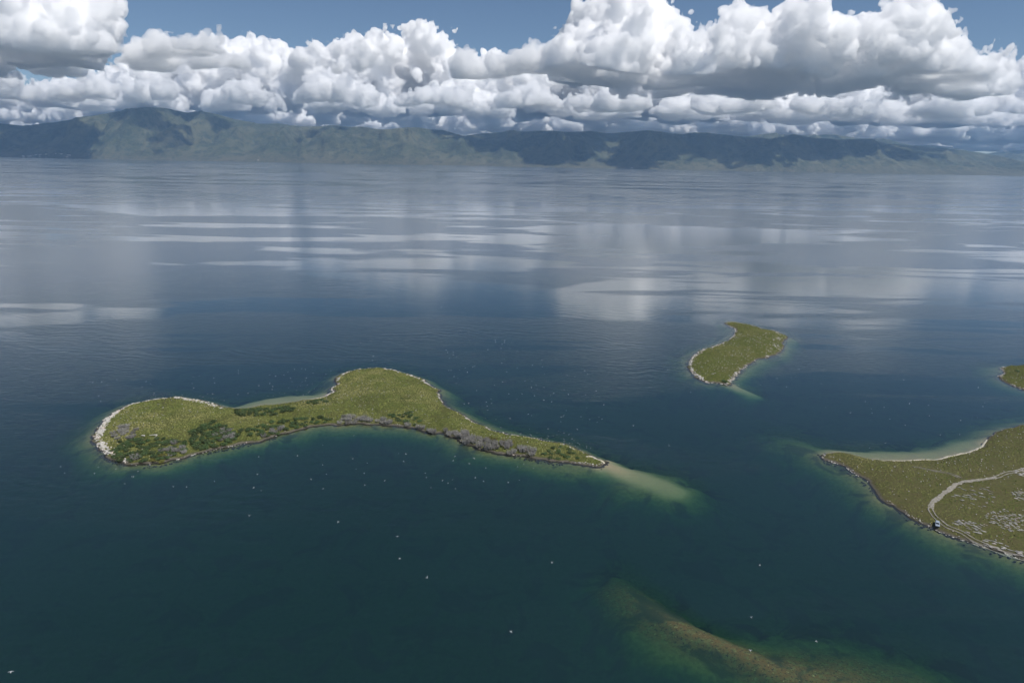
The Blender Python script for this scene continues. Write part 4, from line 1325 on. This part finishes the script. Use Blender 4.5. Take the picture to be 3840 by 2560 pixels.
for u, v, z, label in (
 (41, 2517, 40, 'lone white gull near the bottom left corner'),
 (1499, 2092, 30, 'white gull banking over the dark water, middle of the three below the long island'),
 (1490, 2010, 25, 'white gull, topmost of the three in a loose line below the long island'),
 (1601, 2165, 30, 'white gull, lowest of the three in a loose line below the long island'),
 (2070, 2109, 25, 'lone white gull in the dark water above the left end of the sunken bar'),
 (1268, 1955, 20, 'lone white gull well below the large lobe of the long island'),
 (935, 1933, 18, 'lone white gull well below the isthmus of the long island'),
 (951, 1827, 22, 'white gull with wings spread, just below the near bank of the isthmus'),
 (1916, 2366, 15, 'lone small gull left of the sunken bar'),
 (3061, 2404, 25, 'white gull flying over the weedy shallows beyond the sunken bar'),
 (2813, 2437, 20, 'white gull flying right over the crest of the sunken bar'),
 (2817, 2314, 15, 'small gull over the deep channel beyond the sunken bar'),
 (2849, 2119, 15, 'lone small gull in the channel between long island and peninsula'),
 (2620, 1253, 12, 'white gull near the far tip of the small curved island'),
 (130, 1114, 20, 'lone gull over pale reflections far out on the left'),
 (1655, 1152, 20, 'lone gull over the ripples far behind the large lobe'),
 (2040, 1500, 30, 'largest gull in the flock beyond the tapering end'),
 (3668, 1453, 10, 'lone gull in front of the headland at the right edge'),
 (2375, 1596, 25, 'lone gull over deep water beyond the tip of the long island'),
 (2508, 1670, 20, 'lone gull above the end of the pale sandy spit'),
 ):
    put_gull(u, v, z, label, None, .8)

# ------------------------------------------------------------------ the parked car
def paint(name, col, rough, metal=0.0, coat=0.0):
    t = NT(name)
    n = t.noise(t.pos(), 2.5, 3, .5)
    b = t.bsdf(i_Roughness=rough, i_Metallic=metal)
    t.set(b, 'Base Color', t.mix(n, tuple(c * .9 for c in col), tuple(min(1, c * 1.08) for c in col)))
    b.inputs['Coat Weight'].default_value = coat
    return t.surf(b)
M_CAR = paint('car_paint', (.36, .42, .49), .28, .15, .6)
M_GLASS = paint('car_glass', (.015, .018, .02), .08)
M_TYRE = paint('tyre_rubber', (.02, .02, .02), .85)
M_RIM = paint('wheel_rim', (.45, .45, .46), .35, .8)
M_LAMP = paint('headlamp', (.75, .76, .78), .15)
M_RED = paint('tail_lamp', (.35, .02, .02), .2)
M_TRIM = paint('bumper_trim', (.04, .04, .045), .6)

def section_body(name, secs, mat, parent):
    """loft through cross sections: (y, half width bottom, half width top, z bottom, z top)"""
    vs, fs = [], []
    for y, wb, wt, zb, zt in secs:
        vs += [(-wb, y, zb), (-wb * 1.02, y, zb + (zt - zb) * .55), (-wt, y, zt), (wt, y, zt), (wb * 1.02, y, zb + (zt - zb) * .55), (wb, y, zb)]
    for i in range(len(secs) - 1):
        for k in range(6):
            fs.append((i * 6 + k, i * 6 + (k + 1) % 6, (i + 1) * 6 + (k + 1) % 6, (i + 1) * 6 + k))
    fs += [tuple(range(6)), tuple(range(len(secs) * 6 - 6, len(secs) * 6))[::-1]]
    o = new_mesh(name, vs, fs, mat, parent, shade_smooth=False)
    bv = o.modifiers.new('bevel', 'BEVEL'); bv.width = .03; bv.segments = 2
    return o
def quad(name, pts, mat, parent, thick=.02):
    o = new_mesh(name, pts, [tuple(range(len(pts)))], mat, parent, shade_smooth=False)
    sm = o.modifiers.new('thick', 'SOLIDIFY'); sm.thickness = thick; sm.offset = 1.0
    return o
def lathe(name, prof, mat, parent, loc, n=20):
    vs, fs = [], []
    for r, x in prof:
        for k in range(n):
            a = 2 * math.pi * k / n
            vs.append((x, math.cos(a) * r, math.sin(a) * r))
    for i in range(len(prof) - 1):
        for k in range(n):
            fs.append((i * n + k, i * n + (k + 1) % n, (i + 1) * n + (k + 1) % n, (i + 1) * n + k))
    o = new_mesh(name, vs, fs, mat, parent)
    o.location = loc
    return o
def make_car(u, v):
    p = gp(u, v, 3.4)
    z, _ = land_z(p[0], p[1])
    c = bpy.data.objects.new('parked_car', None)
    COL.objects.link(c)
    c.location = (p[0], p[1], float(z[0]) + .12)
    c.rotation_euler = (0, 0, -math.atan2(p[0], p[1]) + R(6) + math.pi)
    tag(c, 'blue grey hatchback parked beside the track on the peninsula', 'car')
    body = section_body('body', [(-2.08, .78, .74, .35, .72), (-1.9, .85, .80, .25, .92), (-1.0, .87, .82, .22, .98), (.55, .87, .82, .22, .98), (1.45, .86, .78, .22, .90), (1.95, .82, .72, .28, .78), (2.08, .72, .66, .36, .66)], M_CAR, c)
    cab = section_body('cabin', [(-2.0, .74, .70, .90, .97), (-1.62, .76, .58, .95, 1.44), (-.3, .78, .60, .95, 1.50), (.35, .78, .58, .95, 1.42), (1.05, .76, .72, .90, .97)], M_CAR, c)
    # glass, a little proud of the cabin
    quad('windscreen', [(-.66, 1.03, 1.01), (.66, 1.03, 1.01), (.52, .42, 1.41), (-.52, .42, 1.41)], M_GLASS, c)
    quad('rear_window', [(.62, -1.97, 1.02), (-.62, -1.97, 1.02), (-.50, -1.68, 1.40), (.50, -1.68, 1.40)], M_GLASS, c)
    for s in (-1, 1):
        for ya, yb, yc, yd in ((-.25, .82, .28, -.25), (-1.30, -.33, -.33, -1.30)):
            pts = [(s * .79, ya, 1.03), (s * .79, yb, 1.03), (s * .635, yc, 1.38), (s * .635, yd, 1.38)]
            quad('side_window', pts if s > 0 else pts[::-1], M_GLASS, c)
        for y in (1.30, -1.30):
            w_ = bpy.data.objects.new('wheel', None)
            COL.objects.link(w_); w_.parent = c; w_.location = (s * .80, y, .31)
            lathe('tyre', [(.19, -.1), (.29, -.1), (.31, -.06), (.31, .06), (.29, .1), (.19, .1)], M_TYRE, w_, (0, 0, 0))
            lathe('rim', [(.02, s * .075), (.15, s * .085), (.2, s * .095), (.2, -s * .05)], M_RIM, w_, (0, 0, 0))
        h_ = new_mesh('headlight', [(s * .42, 2.02, .60), (s * .76, 1.93, .60), (s * .74, 1.90, .74), (s * .44, 1.99, .72)], [(0, 1, 2, 3) if s < 0 else (3, 2, 1, 0)], M_LAMP, c)
        sm = h_.modifiers.new('thick', 'SOLIDIFY'); sm.thickness = .10; sm.offset = 0
        t_ = new_mesh('tail_light', [(s * .60, -2.05, .70), (s * .80, -1.95, .70), (s * .78, -1.93, .92), (s * .60, -2.0, .90)], [(0, 1, 2, 3)], M_RED, c)
        sm = t_.modifiers.new('thick', 'SOLIDIFY'); sm.thickness = .10; sm.offset = 0
        quad('wing_mirror', [(s * .86, .75, 1.0), (s * 1.04, .72, 1.0), (s * 1.04, .74, 1.14), (s * .86, .78, 1.14)], M_TRIM, c, .08)
    for y, nm in ((2.06, 'front_bumper'), (-2.10, 'rear_bumper')):
        o = section_body(nm, [(y - .05, .80, .80, .30, .48), (y + .05, .76, .76, .32, .46)], M_TRIM, c)
make_car(3518, 1950)

# ------------------------------------------------------------------ houses on the far shore
M_WALL = mat_simple('house_plaster', (.62, .60, .55), (.80, .78, .74), .05, .9, False)
M_ROOFT = mat_simple('house_roof', (.32, .20, .15), (.50, .46, .42), .01, .8, False)
hx, hy, hz = HG[0][:, 0], HG[1][0], HG[2]
def hill_z(x, y):
    i = np.clip(np.searchsorted(hx, x) - 1, 0, len(hx) - 2); j = np.clip(np.searchsorted(hy, y) - 1, 0, len(hy) - 2)
    return float(min(hz[i, j], hz[i + 1, j], hz[i, j + 1], hz[i + 1, j + 1]))
def shore_y(x):
    i = int(np.clip(np.searchsorted(hx, x) - 1, 0, len(hx) - 2))
    return float(hy[int(np.argmax(hz[i] > 1.5))])
def house(u, back, L, W, H, label, group=None, pitch=.3):
    x = float(at_dist(u, 600, 12000)[0])
    y = shore_y(x) + back
    e = bpy.data.objects.new('lakeside_house', None)
    COL.objects.link(e)
    e.location = (x, y, hill_z(x, y) - 1)
    e.rotation_euler = (0, 0, random.uniform(-.3, .3))
    tag(e, label, 'building', group)
    a, b = L / 2, W / 2
    v = [(sx * a, sy * b, z) for z in (-8, H) for sx, sy in ((-1, -1), (1, -1), (1, 1), (-1, 1))]
    new_mesh('wall', v, [(0, 1, 5, 4), (1, 2, 6, 5), (2, 3, 7, 6), (3, 0, 4, 7), (4, 5, 6, 7)], M_WALL, e, shade_smooth=False)
    a2, b2, t = a + .6, b + .8, H + W * pitch
    new_mesh('roof', [(-a2, -b2, H + .05), (a2, -b2, H + .05), (a2, b2, H + .05), (-a2, b2, H + .05), (-a2, 0, t), (a2, 0, t)],
             [(0, 1, 5, 4), (2, 3, 4, 5), (0, 4, 3), (1, 2, 5), (0, 3, 2, 1)], M_ROOFT, e, shade_smooth=False)
for i in range(34):
    u = random.choice((random.gauss(95, 14), random.gauss(150, 30), random.gauss(240, 20), random.gauss(320, 14)))
    house(u, random.uniform(10, 150), random.uniform(14, 42), random.uniform(10, 15), random.uniform(5, 11),
          'small pale building in the village on the far left shore', 'village on the far shore')
for u, L, H, label in ((959, 30, 14, 'lone bright white building on the far shore below the brown knoll'),
                       (1978, 46, 7, 'long pale building on the far shore left of the tan knoll at mid picture'),
                       (2372, 30, 9, 'small pale building on the far shore, third from the right'),
                       (2440, 60, 8, 'long low white building on the far shore right of centre'),
                       (2640, 40, 7, 'low pale building on the far shore, farthest to the right')):
    house(u, 25, L, 13, H, label)
